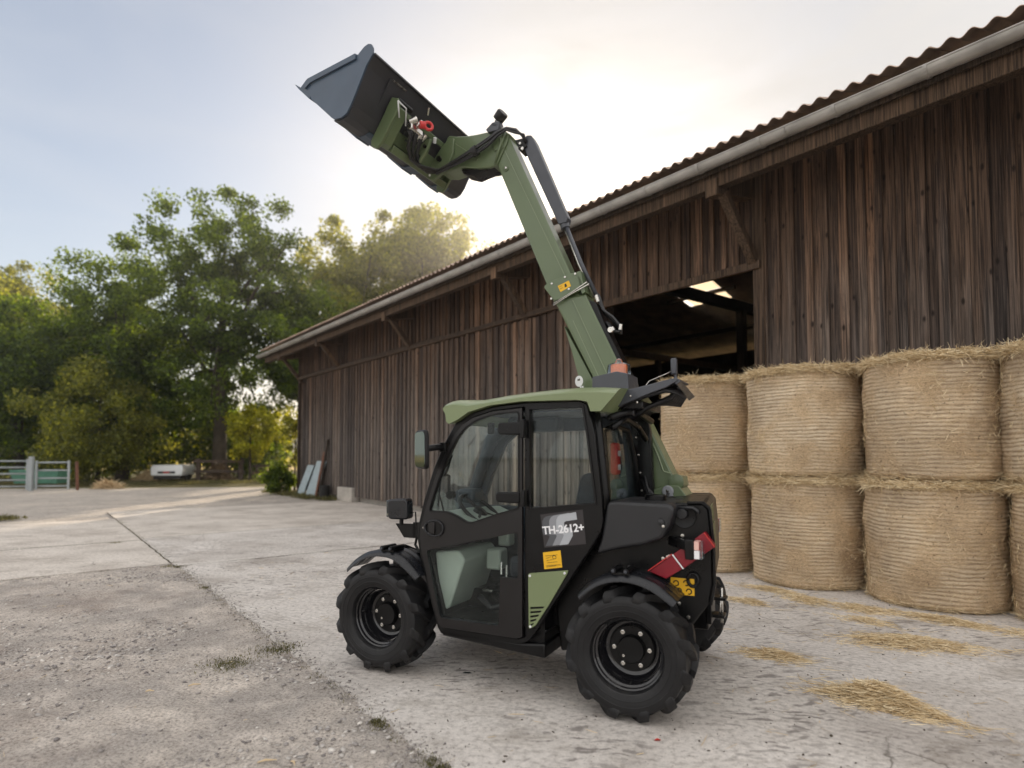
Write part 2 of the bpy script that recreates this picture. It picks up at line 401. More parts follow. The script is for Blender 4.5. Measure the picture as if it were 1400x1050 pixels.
def concrete_mat(name, tint=(1, 1, 1), prints=True, lines=True):
    m, nt, b = mat(name, rough=0.88, spec=0.25)
    gi = nt.nodes.new('ShaderNodeNewGeometry'); P = gi.outputs['Position']
    base = noise_n(nt, P, 1.1, 6, 0.6, 0.3); fine = noise_n(nt, P, 26, 6, 0.7); sand = noise_n(nt, P, 190, 3, 0.6)
    c = ramp(nt, base, [(0.30, tuple(x * t for x, t in zip((0.48, 0.44, 0.405), tint))), (0.5, tuple(x * t for x, t in zip((0.62, 0.58, 0.54), tint))), (0.72, tuple(x * t for x, t in zip((0.72, 0.68, 0.64), tint)))])
    c = mixc(nt, 1.0, c, ramp(nt, fine, [(0.32, (0.60, 0.585, 0.57)), (0.50, (1, 1, 1)), (0.72, (1.2, 1.19, 1.18))]), 'MULTIPLY')
    c = mixc(nt, 1.0, c, ramp(nt, sand, [(0.3, (0.80, 0.80, 0.80)), (0.6, (1.08, 1.08, 1.08))]), 'MULTIPLY')
    st = noise_n(nt, mapped(nt, P, (1.6, 3.0, 1), (0, 0, 0.5)), 1.0, 6, 0.7, 0.8)
    c = mixc(nt, math_n(nt, 'MULTIPLY', ramp(nt, st, [(0.52, (0, 0, 0)), (0.7, (1, 1, 1))]), 0.5), c, (0.20, 0.165, 0.125))
    c = mixc(nt, 1.0, c, ramp(nt, noise_n(nt, P, 42, 1), [(0.24, (0.35, 0.32, 0.28)), (0.30, (1, 1, 1))]), 'MULTIPLY')
    nrm = None
    if prints:   # muddy marks left by tyre cleats and hooves
        d = nt.nodes.new('ShaderNodeTexNoise'); d.inputs['Scale'].default_value = 3.5; d.inputs['Detail'].default_value = 1
        nt.links.new(P, d.inputs['Vector'])
        wv = nt.nodes.new('ShaderNodeVectorMath'); wv.operation = 'MULTIPLY_ADD'; wv.inputs[1].default_value = (0.22, 0.22, 0.0)
        nt.links.new(d.outputs['Color'], wv.inputs[0]); nt.links.new(P, wv.inputs[2])
        pr = None
        for sc, rz, th_, sd_ in (((4.6, 12, 1), 0.30, 0.24, 0), ((6.5, 15, 1), -0.45, 0.22, 5), ((3.2, 17, 1), 0.9, 0.20, 9)):
            vo = nt.nodes.new('ShaderNodeTexVoronoi'); vo.voronoi_dimensions = '2D'; vo.inputs['Scale'].default_value = 1.0
            nt.links.new(mapped(nt, wv.outputs[0], sc, (0, 0, rz), (sd_, sd_, 0)), vo.inputs['Vector'])
            q = ramp(nt, math_n(nt, 'ADD', vo.outputs['Distance'], math_n(nt, 'MULTIPLY', fine, 0.30)), [(th_ + .05, (1, 1, 1)), (th_ + .20, (0, 0, 0))])
            sx = nt.nodes.new('ShaderNodeSeparateColor'); nt.links.new(vo.outputs['Color'], sx.inputs[0])
            q = math_n(nt, 'MULTIPLY', q, ramp(nt, sx.outputs[0], [(0.50, (0, 0, 0)), (0.70, (1, 1, 1))]))
            pr = q if pr is None else math_n(nt, 'MAXIMUM', pr, q)
        msk = ramp(nt, noise_n(nt, P, 0.9, 4), [(0.44, (0, 0, 0)), (0.58, (1, 1, 1))])
        pr = math_n(nt, 'MULTIPLY', pr, msk)
        c = mixc(nt, math_n(nt, 'MULTIPLY', pr, 0.72), c, (0.17, 0.15, 0.14))
        nrm = bump(nt, None, pr, -0.4, 0.008)
    if lines:    # brushed drainage grooves
        wv2 = nt.nodes.new('ShaderNodeTexWave'); wv2.inputs['Scale'].default_value = 6.0; wv2.inputs['Distortion'].default_value = 1.3; wv2.inputs['Detail'].default_value = 4; wv2.inputs['Detail Scale'].default_value = 1.5
        nt.links.new(mapped(nt, P, (1, 1, 1), (0, 0, R(-52))), wv2.inputs['Vector'])
        lm = ramp(nt, noise_n(nt, P, 0.7, 2), [(0.45, (0, 0, 0)), (0.62, (1, 1, 1))])
        lf = math_n(nt, 'MULTIPLY', wv2.outputs['Fac'], lm)
        c = mixc(nt, math_n(nt, 'MULTIPLY', lf, 0.20), c, (0.17, 0.155, 0.14))
        nrm = bump(nt, None, lf, -0.2, 0.010, nrm)
    vc = nt.nodes.new('ShaderNodeTexVoronoi'); vc.voronoi_dimensions = '2D'; vc.feature = 'DISTANCE_TO_EDGE'; vc.inputs['Scale'].default_value = 0.42
    dn = nt.nodes.new('ShaderNodeTexNoise'); dn.inputs['Scale'].default_value = 2.0; dn.inputs['Detail'].default_value = 5; nt.links.new(P, dn.inputs['Vector'])
    dv = nt.nodes.new('ShaderNodeVectorMath'); dv.operation = 'MULTIPLY_ADD'; dv.inputs[1].default_value = (0.5, 0.5, 0); nt.links.new(dn.outputs['Color'], dv.inputs[0]); nt.links.new(P, dv.inputs[2]); nt.links.new(dv.outputs[0], vc.inputs['Vector'])
    ck = math_n(nt, 'MULTIPLY', ramp(nt, vc.outputs['Distance'], [(0.001, (1, 1, 1)), (0.0035, (0, 0, 0))]), ramp(nt, noise_n(nt, P, 0.8, 2), [(0.5, (0, 0, 0)), (0.56, (1, 1, 1))]))
    c = mixc(nt, math_n(nt, 'MULTIPLY', ck, 0.8), c, (0.10, 0.085, 0.07))
    nt.links.new(c, b.inputs['Base Color'])
    p = bump(nt, None, fine, 0.45, 0.012, nrm)
    bump(nt, b, sand, 0.3, 0.003, p)
    return m
M['concrete'] = concrete_mat('yard_concrete')
M['concrete_old'] = concrete_mat('old_concrete', (1.0, 0.98, 0.95), prints=False)

def dirt_mat(name, a, b_, c_, fine_s=60, gravel=True):
    m, nt, b = mat(name, rough=0.95, spec=0.2)
    gi = nt.nodes.new('ShaderNodeNewGeometry'); P = gi.outputs['Position']
    n1 = noise_n(nt, P, 0.9, 6, 0.62, 0.4); n2 = noise_n(nt, P, fine_s, 5, 0.7); n3 = noise_n(nt, P, 7, 5, 0.65)
    c = ramp(nt, n1, [(0.32, a), (0.5, b_), (0.7, c_)])
    c = mixc(nt, 1.0, c, ramp(nt, n2, [(0.34, (0.42, 0.41, 0.40)), (0.52, (1, 1, 1)), (0.72, (1.25, 1.24, 1.22))]), 'MULTIPLY')
    c = mixc(nt, 1.0, c, ramp(nt, n3, [(0.3, (0.8, 0.79, 0.78)), (0.7, (1.12, 1.12, 1.12))]), 'MULTIPLY')
    if gravel:
        vo = nt.nodes.new('ShaderNodeTexVoronoi'); vo.inputs['Scale'].default_value = 75; vo.inputs['Randomness'].default_value = 1
        nt.links.new(P, vo.inputs['Vector'])
        sg = ramp(nt, noise_n(nt, P, 1.7, 4), [(0.45, (0, 0, 0)), (0.6, (1, 1, 1))])
        cc = mixc(nt, 1.0, vo.outputs['Color'], (0.5, 0.5, 0.5), 'SATURATION') if False else vo.outputs['Distance']
        c = mixc(nt, math_n(nt, 'MULTIPLY', sg, 0.42), c, ramp(nt, cc, [(0.1, (0.55, 0.52, 0.49)), (0.45, (0.20, 0.185, 0.175))]))
    nt.links.new(c, b.inputs['Base Color'])
    p = bump(nt, None, n2, 0.9, 0.014); bump(nt, b, n3, 0.55, 0.035, p)
    return m
M['gravel'] = dirt_mat('gravel_dirt', (0.43, 0.37, 0.325), (0.57, 0.515, 0.465), (0.70, 0.63, 0.56))
M['yard'] = dirt_mat('yard_gravel', (0.40, 0.36, 0.325), (0.48, 0.44, 0.40), (0.58, 0.52, 0.46), 30, False)
M['verge'] = dirt_mat('verge_soil', (0.10, 0.095, 0.045), (0.15, 0.135, 0.06), (0.24, 0.20, 0.10), 20, False)
M['field'] = dirt_mat('stubble_field', (0.42, 0.30, 0.10), (0.50, 0.36, 0.13), (0.56, 0.43, 0.18), 5, False)
M['soil'] = dirt_mat('joint_soil', (0.06, 0.05, 0.038), (0.09, 0.075, 0.055), (0.14, 0.12, 0.09), 60, False)
def stone_mat():
    m, nt, b = mat('stone_chips', rough=0.85, spec=0.3)
    gi = nt.nodes.new('ShaderNodeNewGeometry')
    c = ramp(nt, gi.outputs['Random Per Island'], [(0.0, (0.17, 0.155, 0.15)), (0.35, (0.32, 0.295, 0.28)), (0.8, (0.50, 0.47, 0.44)), (1.0, (0.70, 0.66, 0.61))])
    nt.links.new(c, b.inputs['Base Color'])
    return m
M['stone'] = stone_mat()
M['hill'] = simple('far_woods', (0.10, 0.12, 0.07), 1.0, var=0.3, scale=0.05)

# ------------------------------------------------------------ barn frame of reference
WA = Vector((-0.61491505, 0.78859335, 0)); WN = Vector((0.78859335, 0.61491505, 0))
WD = 7.75                                  # wall distance
def B(s, d, z=0.0): return WA * s + WN * d + Vector((0, 0, z))
BANG = math.atan2(-WA.y, -WA.x)            # barn-local x runs towards the near end, y into the barn

# ------------------------------------------------------------ ground
def sheet(name, pts, z, m, thick=None, kind='structure', label=None):
    mb = MB(); n = len(pts)
    if thick:
        mb.add([(p[0], p[1], z) for p in pts] + [(p[0], p[1], z - thick) for p in pts],
               [tuple(range(n)), tuple(range(2 * n - 1, n - 1, -1))] + [(i, (i + 1) % n, (i + 1) % n + n, i + n) for i in range(n)])
    else:
        mb.add([(p[0], p[1], z) for p in pts], [tuple(range(n))])
    o = mb.build(name, m); o['kind'] = kind
    return o
def bquad(s0, s1, d0, d1): return [B(s0, d0), B(s0, d1), B(s1, d1), B(s1, d0)]
sheet('ground', [(-420, -120, 0), (420, -120, 0), (420, 480, 0), (-420, 480, 0)], -0.06, M['verge'])
sheet('yard', [(-90, -60, 0), (90, -60, 0), (90, 19, 0), (3, 19, 0), (-9.0, 27.5, 0), (-30, 24.6, 0), (-90, 20.0, 0)], -0.03, M['yard'])
sheet('field', [(-400, 52, 0), (300, 52, 0), (300, 330, 0), (-400, 330, 0)], -0.02, M['field'])
sheet('barn_floor', bquad(-8, 22.6, WD + 0.02, 20.0), -0.012, M['soil'])
# joint soil under the slabs
sheet('joint_soil', bquad(8.8, 18.15, 1.478, WD + 0.1), -0.0035, M['soil'])
sheet('joint_soil', bquad(-6, 8.8, 1.60, WD + 0.1), -0.0165, M['soil'])
sheet('joint_soil', bquad(9.3, 16.25, -8.45, 1.474), -0.0035, M['soil'])
def slab(name, s0, s1, d0, d1, m, jitter=0.012, z=0.0):
    pts = []; cs = [(s0, d0), (s0, d1), (s1, d1), (s1, d0)]
    for i in range(4):
        a, b_ = cs[i], cs[(i + 1) % 4]; L = math.hypot(b_[0] - a[0], b_[1] - a[1]); k = max(2, int(L / 0.09))
        for j in range(k):
            t = j / k; s, d = a[0] + (b_[0] - a[0]) * t, a[1] + (b_[1] - a[1]) * t
            q = noise.noise(Vector((s * 4.1, d * 4.1, 3.3))) + 0.6 * noise.noise(Vector((s * 15, d * 15, 1.3)))
            g = jitter * (0.0 if j == 0 else 1.0) * q
            if abs(a[0] - b_[0]) > abs(a[1] - b_[1]): d += g
            else: s += g
            pts.append(B(s, d))
    return sheet(name, pts, z, m, thick=0.12)
G = 0.034
slab('concrete_slab', -6.0, 8.92, 1.53, WD - 0.02, M['concrete'], 0.05)
slab('concrete_slab', 8.92 + G, 12.2, 1.50, WD - 0.02, M['concrete'], 0.014)
slab('concrete_slab', 12.2 + G, 18.2, 1.50, WD - 0.02, M['concrete_old'], 0.014)
slab('concrete_slab', 9.22, 12.0, -8.5, 1.476, M['concrete_old'], 0.016)
slab('concrete_slab', 12.0 + G * 1.5, 16.3, -8.5, 1.476, M['concrete_old'], 0.016)

# gravelled near corner: a real relief sheet
def fbm(x, y, f, o=4, seed=0.0):
    t = np.zeros_like(x); a = 1.0
    for k in range(o):
        X, Y = x * f + seed * 13.1 + k * 7.7, y * f + seed * 5.3 + k * 3.1
        xi, yi = np.floor(X), np.floor(Y); u, v = X - xi, Y - yi; u = u * u * (3 - 2 * u); v = v * v * (3 - 2 * v)
        h = lambda p, q: np.modf(np.abs(np.sin(p * 127.1 + q * 311.7 + seed) * 43758.5453))[0]
        t += a * ((h(xi, yi) * (1 - u) + h(xi + 1, yi) * u) * (1 - v) + (h(xi, yi + 1) * (1 - u) + h(xi + 1, yi + 1) * u) * v - 0.5)
        a *= 0.5; f *= 2.1
    return t
ss = np.linspace(-1.5, 9.19, 430); dd = np.concatenate([np.linspace(-9, -3.2, 60), np.linspace(-3.18, 1.56, 240)])
SS, DD = np.meshgrid(ss, dd, indexing='ij')
X = WA.x * SS + WN.x * DD; Y = WA.y * SS + WN.y * DD
def ghz(X, Y):
    h = 0.010 * fbm(X, Y, 1.6, 3, 2.0) + 0.017 * fbm(X, Y, 8.0, 5, 5.0)
    return -0.006 + h
edge_e = np.clip((1.56 - DD) / 0.10, 0, 1)
Z = ghz(X, Y) * (0.3 + 0.7 * edge_e) - 0.010 * (1 - edge_e)
vv = np.stack([X, Y, Z], -1).reshape(-1, 3); ns, nd = SS.shape
idx = np.arange(ns * nd).reshape(ns, nd)
ff = np.stack([idx[:-1, :-1], idx[:-1, 1:], idx[1:, 1:], idx[1:, :-1]], -1).reshape(-1, 4)
gg = bpy.data.objects.new('gravel_ground', np_mesh('gravel_ground', vv, ff, M['gravel'], True)); COL.objects.link(gg); gg['kind'] = 'structure'

# loose stone chips
ico_v = []; t_ = (1 + 5 ** .5) / 2
for a, b_ in ((-1, t_), (1, t_), (-1, -t_), (1, -t_)): ico_v += [(a, b_, 0), (0, a, b_), (b_, 0, a)]
ico_v = np.array(ico_v, float) / math.sqrt(1 + t_ * t_)
bmx = bmesh.new(); bmesh.ops.create_icosphere(bmx, subdivisions=1, radius=1.0)
ico_v = np.array([v.co[:] for v in bmx.verts]); ico_f = np.array([[v.index for v in f.verts] for f in bmx.faces]); bmx.free()
def rot_rand(n, g):
    q = g.normal(size=(n, 4)); q /= np.linalg.norm(q, axis=1)[:, None]; w, x, y, z = q.T
    return np.stack([np.stack([1 - 2 * (y * y + z * z), 2 * (x * y - z * w), 2 * (x * z + y * w)], -1),
                     np.stack([2 * (x * y + z * w), 1 - 2 * (x * x + z * z), 2 * (y * z - x * w)], -1),
                     np.stack([2 * (x * z - y * w), 2 * (y * z + x * w), 1 - 2 * (x * x + y * y)], -1)], 1)
def stones(name, P, sz, m, flat=0.55):
    n = len(P); Rm = rot_rand(n, nrg)
    base = ico_v[None] * (1 + nrg.uniform(-0.32, 0.32, (n, 12, 1)))
    base = base * np.stack([nrg.uniform(0.7, 1.5, n), nrg.uniform(0.6, 1.1, n), nrg.uniform(0.35, 0.8, n)], -1)[:, None]
    v = np.einsum('nij,nkj->nki', Rm, base); v[..., 2] *= flat
    v = v * sz[:, None, None] + P[:, None]
    f = (ico_f[None] + (np.arange(n) * 12)[:, None, None]).reshape(-1, 3)
    return np_mesh(name, v.reshape(-1, 3), f, m)
n0 = 130000
s_ = nrg.uniform(-1.0, 9.2, n0); d_ = nrg.uniform(-7.5, 1.5, n0)
s_ = -1.0 + (s_ + 1.0) ** 1.35 / (10.2 ** 0.35)
x_ = WA.x * s_ + WN.x * d_; y_ = WA.y * s_ + WN.y * d_
dens = fbm(x_, y_, 1.3, 4, 8.0)
keep = (nrg.uniform(0, 1, n0) < np.clip(0.30 + 1.6 * dens, 0.05, 1)) & (y_ > 1.6) & (np.abs(x_) < y_ * 0.92)
x_, y_ = x_[keep][:34000], y_[keep][:34000]
sz_ = 0.0036 + 0.0155 * nrg.random(len(x_)) ** 2.6 * np.clip(.55 + 2.2 * fbm(x_, y_, 0.9, 3, 4.0), .3, 1.2) + 0.010 * (nrg.random(len(x_)) < 0.015)
o = bpy.data.objects.new('gravel', stones('gravel', np.stack([x_, y_, ghz(x_, y_) + sz_ * 0.15], -1), sz_, M['stone'])); COL.objects.link(o)
tag(o, kind='stuff')
# spill of dirt and chips over the slab edge
ne = 5200
s_ = nrg.uniform(-0.5, 9.0, ne); d_ = 1.53 + nrg.normal(0, .055, ne) + .10 * (nrg.random(ne) ** 3) * (nrg.random(ne) < .5)
x_ = WA.x * s_ + WN.x * d_; y_ = WA.y * s_ + WN.y * d_; k = (y_ > 1.8); x_, y_ = x_[k], y_[k]
sz_ = 0.0022 + 0.009 * nrg.random(len(x_)) ** 4
o = bpy.data.objects.new('grit', stones('grit', np.stack([x_, y_, sz_ * 0.3], -1), sz_, M['stone'])); COL.objects.link(o); tag(o, kind='stuff')
# crumbs on the concrete
n1 = 2600
s_ = nrg.uniform(-0.5, 8.5, n1); d_ = 1.55 + 5.6 * nrg.random(n1) ** 1.4
x_ = WA.x * s_ + WN.x * d_; y_ = WA.y * s_ + WN.y * d_; k = (y_ > 1.8)
x_, y_ = x_[k], y_[k]; sz_ = 0.002 + 0.007 * nrg.random(len(x_)) ** 4
o = bpy.data.objects.new('grit', stones('grit', np.stack([x_, y_, sz_ * 0.3], -1), sz_, M['soil'])); COL.objects.link(o); tag(o, kind='stuff')

# ------------------------------------------------------------ strands: straw and grass
def strands(P, D, L, Wd, bend, g, up=None):
    """one 3-segment ribbon per strand: P start, D direction, L length"""
    n = len(P); D = D / np.linalg.norm(D, axis=1)[:, None]
    a = g.normal(size=(n, 3)); side = np.cross(D, a); side /= np.linalg.norm(side, axis=1)[:, None] + 1e-9
    bn = np.cross(D, side)
    vs = []
    for k in range(4):
        t = k / 3.0
        c = P + D * (L * t)[:, None] + bn * (bend * L * (t * t))[:, None]
        w = (Wd * (1.0 if k < 3 else 0.35))[:, None]
        vs += [c - side * w / 2, c + side * w / 2]
    v = np.stack(vs, 1).reshape(-1, 3)
    q = np.array([[0, 1, 3, 2], [2, 3, 5, 4], [4, 5, 7, 6]])
    f = (q[None] + (np.arange(n) * 8)[:, None, None]).reshape(-1, 4)
    return v, f
# ============================================================ BARN
barn = empty('barn', B(0, WD, 0), BANG)
tag(barn, 'long weathered wooden barn with corrugated roof, open doorway and sliding doors', 'barn')
def plank_mesh(name, w, L, th, seed, n=7):
    g = random.Random(seed); mb = MB(); loops = []
    for k in range(n + 1):
        z = L * k / n; a = g.uniform(-.0035, .0035); b_ = g.uniform(-.0035, .0035); c = g.uniform(-.002, .002)
        loops.append([(a, c, z), (w + b_, c + g.uniform(-.0015, .0015), z), (w + b_, c + th, z), (a, c + th, z)])
    mb.loft(loops); return mb.mesh(name, M['plank'])
def plank_set(w, L, th, tagn, n=5):
    return [plank_mesh('plank', w + random.Random(i).uniform(-.012, .012), L, th, i * 17 + int(L * 100) + int(w * 1000)) for i in range(n)]
def board_wall(parent, s0, s1, z0, z1, ybase=0.0, pitch=0.205, name='plank'):
    """back boards and cover boards, one object each, s0<s1"""
    L = z1 - z0
    wide = plank_set(0.175, L, 0.022, 'w'); nar = plank_set(0.095, L, 0.022, 'n')
    s = s0; i = 0
    while s < s1 - 0.02:
        p = pitch + rnd.uniform(-.02, .02)
        if s + p > s1: p = s1 - s
        o = inst(name, rnd.choice(wide), parent, (-(s + p), ybase + rnd.uniform(0, .004), z0 + rnd.uniform(-.012, .012)), (rnd.uniform(-.001, .001), rnd.uniform(-.0012, .0012), 0))
        o2 = inst(name, rnd.choice(nar), parent, (-(s + p) - 0.045 + rnd.uniform(-.012, .012), ybase - 0.0265 - rnd.uniform(0, .004), z0 + rnd.uniform(-.02, .02)), (rnd.uniform(-.001, .001), rnd.uniform(-.0015, .0015), 0))
        s += p; i += 1
def board_mass(parent, s0, s1, z0, z1, ybase=0.0, pitch=0.205, name='boarding', m=None):
    mb = MB(); s = s0
    while s < s1 - 0.02:
        p = min(pitch + rnd.uniform(-.02, .02), s1 - s)
        a = ybase + rnd.uniform(0, .004); mb.box(-(s + p), -s + .002 - rnd.uniform(.03, .06), a, a + .022, z0, z1)
        a = ybase - .0265 - rnd.uniform(0, .004); mb.box(-(s + p) - .05, -(s + p) + .045, a, a + .022, z0 + rnd.uniform(0, .02), z1)
        s += p
    o = mb.build(name, m or M['plank'], parent); o['kind'] = 'stuff'
    return o
ZL = 3.98; ZT = 5.62
board_wall(barn, -0.3, 4.38, 0.25, ZT)
board_mass(barn, -6.0, -0.3, 0.25, ZT)
board_wall(barn, 4.38, 12.6, ZL, ZT - 0.01, -0.004)
board_mass(barn, 12.6, 22.6, ZL + 0.12, ZT - 0.01)
board_mass(barn, 7.25, 22.6, 0.2, ZL + 0.12, 0.05)
# gable walls and back wall, closing the volume
mb = MB(); mb.box(-22.64, -22.6, 0.0, 13.0, 0, 5.3).prism([(0, 0)] * 0 or [(-22.64, 5.3), (-22.6, 5.3), (-22.6, 5.31), (-22.64, 5.31)], 0.1, 12.9)
mb.box(5.96, 6.0, 0, 13.0, 0, 5.3); mb.box(-22.6, 6.0, 12.96, 13.0, 0, 5.25)
gx = lambda x0, x1: mb.loft([[(x0, 0.02, 5.3), (x0, 6.15, 7.72), (x0, 12.98, 5.3)], [(x1, 0.02, 5.3), (x1, 6.15, 7.72), (x1, 12.98, 5.3)]])
gx(-22.64, -22.6); gx(5.96, 6.0)
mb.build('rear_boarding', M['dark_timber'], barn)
mb = MB().box(-22.7, 6, -0.03, 0.26, -0.1, 0.24); mb2 = MB()
o = MB().box(-4.45, 0.3, -0.02, 0.2, -0.1, 0.25).build('plinth', M['plinth'], barn, bevel=.01)
o = MB().box(-22.66, -7.3, 0.03, 0.26, -0.1, 0.2).build('plinth', M['plinth'], barn)
# door posts, lintel, weather strip
MB().box(-4.52, -4.36, -0.055, 0.12, 0, ZT - .02).build('post', M['timber'], barn, bevel=.006)
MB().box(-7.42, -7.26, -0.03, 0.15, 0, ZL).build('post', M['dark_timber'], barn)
MB().beam((-7.4, -0.062, ZL + .03), (-4.40, -0.062, ZL + .03), 0.06, 0.11).build('lintel', M['timber'], barn, bevel=.004)
# door track
MB().beam((-22.4, -0.16, 4.17), (-7.9, -0.16, 4.17), 0.07, 0.10).build('door_track', M['timber'], barn, bevel=.01)
MB().box(-22.5, -12.6, -0.034, -0.006, 4.04, 4.30).build('track_board', M['dark_timber'], barn)
# sliding doors
for (s0, s1, cut) in ((7.45, 13.28, 13.28), (13.42, 21.5, 13.42)):
    d = empty('sliding_door', (0, -0.13, 0), 0, barn)
    if s0 < 10: board_wall(d, s0, s1, 0.14, 4.10, 0.0, 0.215)
    else: board_mass(d, s0, s1, 0.14, 4.10, 0.0, 0.215)
    MB().box(-s1, -s0, 0.028, 0.06, 0.9, 1.06).box(-s1, -s0, 0.028, 0.06, 3.2, 3.36).build('ledge', M['dark_timber'], d)
MB().box(-13.41, -13.29, -0.15, -0.02, 0.1, 4.1).build('door_gap_post', M['dark_timber'], barn)
# rafter tails with curved braces
for s in (4.6, 9.4, 14.1, 18.8, 22.5):
    rf = MB(); x = -s
    rf.loft([[(x - .09, -0.88, 4.79), (x + .09, -0.88, 4.79), (x + .09, -0.88, 5.02), (x - .09, -0.88, 5.02)],
             [(x - .09, 0.6, 5.08), (x + .09, 0.6, 5.08), (x + .09, 0.6, 5.42), (x - .09, 0.6, 5.42)]])
    rf.build('rafter_tail', M['timber'], barn, bevel=.01)
    MB().beam((x + .1, -0.04, 4.05), (x + .06, -0.70, 4.86), 0.11, 0.12, (1, 0, 0)).build('brace', M['timber'], barn, bevel=.008)
# eaves purlins
MB().beam((-24.2, -0.78, 5.0), (6, -0.78, 5.0), 0.14, 0.20).build('eaves_purlin', M['timber'], barn, bevel=.01)
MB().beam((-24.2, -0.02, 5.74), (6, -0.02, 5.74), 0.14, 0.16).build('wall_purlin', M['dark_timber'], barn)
# corrugated roof
PIT, AMP, WAVES = 0.177, 0.026, 6
TANR = 0.335
def corr_mesh(name, x0, nw, y0, y1, z0, slope, m, th=0.007, off=0.0):
    xs = np.linspace(0, nw * PIT + 0.05, nw * 10 + 3); wv = AMP * np.cos(2 * math.pi * xs / PIT)
    ys = [y0, (y0 + y1) / 2, y1]
    top = [[(x0 + x, y, z0 + slope * (y - y0) + w + off * (1 if y == y0 else 0)) for x, w in zip(xs, wv)] for y in ys]
    mb = MB(); n = len(xs)
    for dz in (0, -th):
        o = len(mb.v)
        for row in top: mb.v += [(p[0], p[1], p[2] + dz) for p in row]
        for r in range(2):
            for i in range(n - 1): mb.f.append((o + r * n + i, o + r * n + i + 1, o + (r + 1) * n + i + 1, o + (r + 1) * n + i))
    for i in range(n - 1): mb.f.append((i, i + 1, 3 * n + i + 1, 3 * n + i))
    return mb.mesh(name, m, smooth=True, auto=50)
SHW = WAVES * PIT
front = corr_mesh('roof_sheet', 0, WAVES, 0, 2.45, 0, TANR, M['fibre'])
roof = empty('roof', (0, 0, 0), 0, barn)
RY0, RZ0 = -0.97, 5.38
nsh = int(30.6 / SHW)
for row in range(3):
    for i in range(nsh):
        inst('roof_sheet', front, roof, (-24.4 + i * SHW, RY0 + row * 2.35, RZ0 + row * 2.35 * TANR + row * 0.008 + rnd.uniform(-.003, .003) + (i % 2) * 0.004))
ridge_y = RY0 + 7.15; ridge_z = RZ0 + 7.15 * TANR
holes = [(-9.45, 3), (-8.2, 3)]
back = MB()
xs = np.arange(-24.4, -24.4 + nsh * SHW, PIT / 4)
SX0, SX1, SY0, SY1 = -12.75, -11.15, 8.8, 9.98      # opening for the clear sheets
def back_z(y): return ridge_z - TANR * (y - ridge_y)
def bq(x0, x1, y0, y1): back.add([(x0, y0, back_z(y0)), (x1, y0, back_z(y0)), (x1, y1, back_z(y1)), (x0, y1, back_z(y1))], [(0, 1, 2, 3)])
E0, E1, BY = -24.4, -24.4 + nsh * SHW, 13.6
bq(E0, SX0, ridge_y, BY); bq(SX1, E1, ridge_y, BY); bq(SX0, SX1, ridge_y, SY0); bq(SX0, SX1, SY1, BY)
back.build('rear_slope', M['fibre'], roof)
for x0, x1, y0, y1 in ((SX0, -11.98, SY0, 9.33), (-11.93, SX1, SY0, 9.33), (SX0 + .15, -12.0, 9.42, SY1), (-11.95, SX1, 9.42, SY1)):
    MB().add([(x0, y0, back_z(y0)), (x1, y0, back_z(y0)), (x1, y1, back_z(y1)), (x0, y1, back_z(y1))], [(0, 1, 2, 3)]).build('clear_sheet', M['skylight'], roof)
fm = MB(); fm.beam((SX0 - .5, 9.375, back_z(9.375) - .06), (SX1 + .5, 9.375, back_z(9.375) - .06), .09, .12)
fm.build('purlin', M['dark_timber'], barn)
for y in (1.6, 3.9, 6.0, 11.6):
    z = (RZ0 + (y - RY0) * TANR if y < ridge_y else back_z(y)) - 0.13
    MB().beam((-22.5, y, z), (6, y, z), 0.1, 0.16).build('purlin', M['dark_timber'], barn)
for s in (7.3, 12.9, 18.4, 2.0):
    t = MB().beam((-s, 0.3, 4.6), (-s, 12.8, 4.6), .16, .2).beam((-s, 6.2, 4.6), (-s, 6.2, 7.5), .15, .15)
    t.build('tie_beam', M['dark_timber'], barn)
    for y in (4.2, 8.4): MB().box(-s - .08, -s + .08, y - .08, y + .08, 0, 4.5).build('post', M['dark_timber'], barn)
# gutter: half round with rolled rim, brackets
GY, GZ, GR = -0.885 - 0.125, 5.175, 0.088
def half(xa, xb, n=12):
    mb = MB(); prof = []
    for k in range(n + 1):
        a = math.pi + math.pi * k / n; prof.append((GY + GR * math.cos(a), GZ + GR * math.sin(a)))
    inner = [(GY + (y - GY) * .96, GZ + (z - GZ) * .96) for y, z in prof][::-1]
    lp = prof + inner
    mb.loft([[(xa, y, z) for y, z in lp], [(xb, y, z) for y, z in lp]])
    return mb
gut = empty('gutter', (0, 0, 0), 0, barn)
xa = -24.5
while xa < 6:
    xb = min(6, xa + 3.0)
    half(xa, xb + .02).build('gutter_length', M['zinc'], gut, smooth=True, auto=40)
    MB().tube([(xa, GY - GR, GZ), (xb, GY - GR, GZ)], 0.010, 8).build('gutter_rim', M['zinc'], gut, smooth=True, auto=40)
    xa = xb
brk = MB()
for k in range(11):
    a = math.pi + math.pi * k / 10
    brk.v += [(dx, GY + (GR + .005 + t) * math.cos(a), GZ + (GR + .003 + t) * math.sin(a)) for dx in (0, .034) for t in (0, .006)]
for k in range(10):
    o = k * 4
    brk.f += [(o, o + 1, o + 5, o + 4), (o + 2, o + 6, o + 7, o + 3), (o + 1, o + 3, o + 7, o + 5), (o, o + 4, o + 6, o + 2)]
brk.tube([(.014, GY - GR, GZ + .008), (.014, GY - GR - .006, GZ - .02)], .008, 6)
bm_ = brk.mesh('gutter_bracket', M['zinc'])
s = 1.25
while s < 24.4:
    inst('gutter_bracket', bm_, gut, (-s, 0, 0)); s += 0.86
MB().box(-24.5, 6, -0.93, -0.90, 5.06, 5.26).build('fascia', M['dark_timber'], barn)
# down pipe and conduit at the far corner
MB().box(-22.74, -22.62, -.06, .06, 0, 5.1).build('corner_post', M['timber'], barn, smooth=True, auto=40)

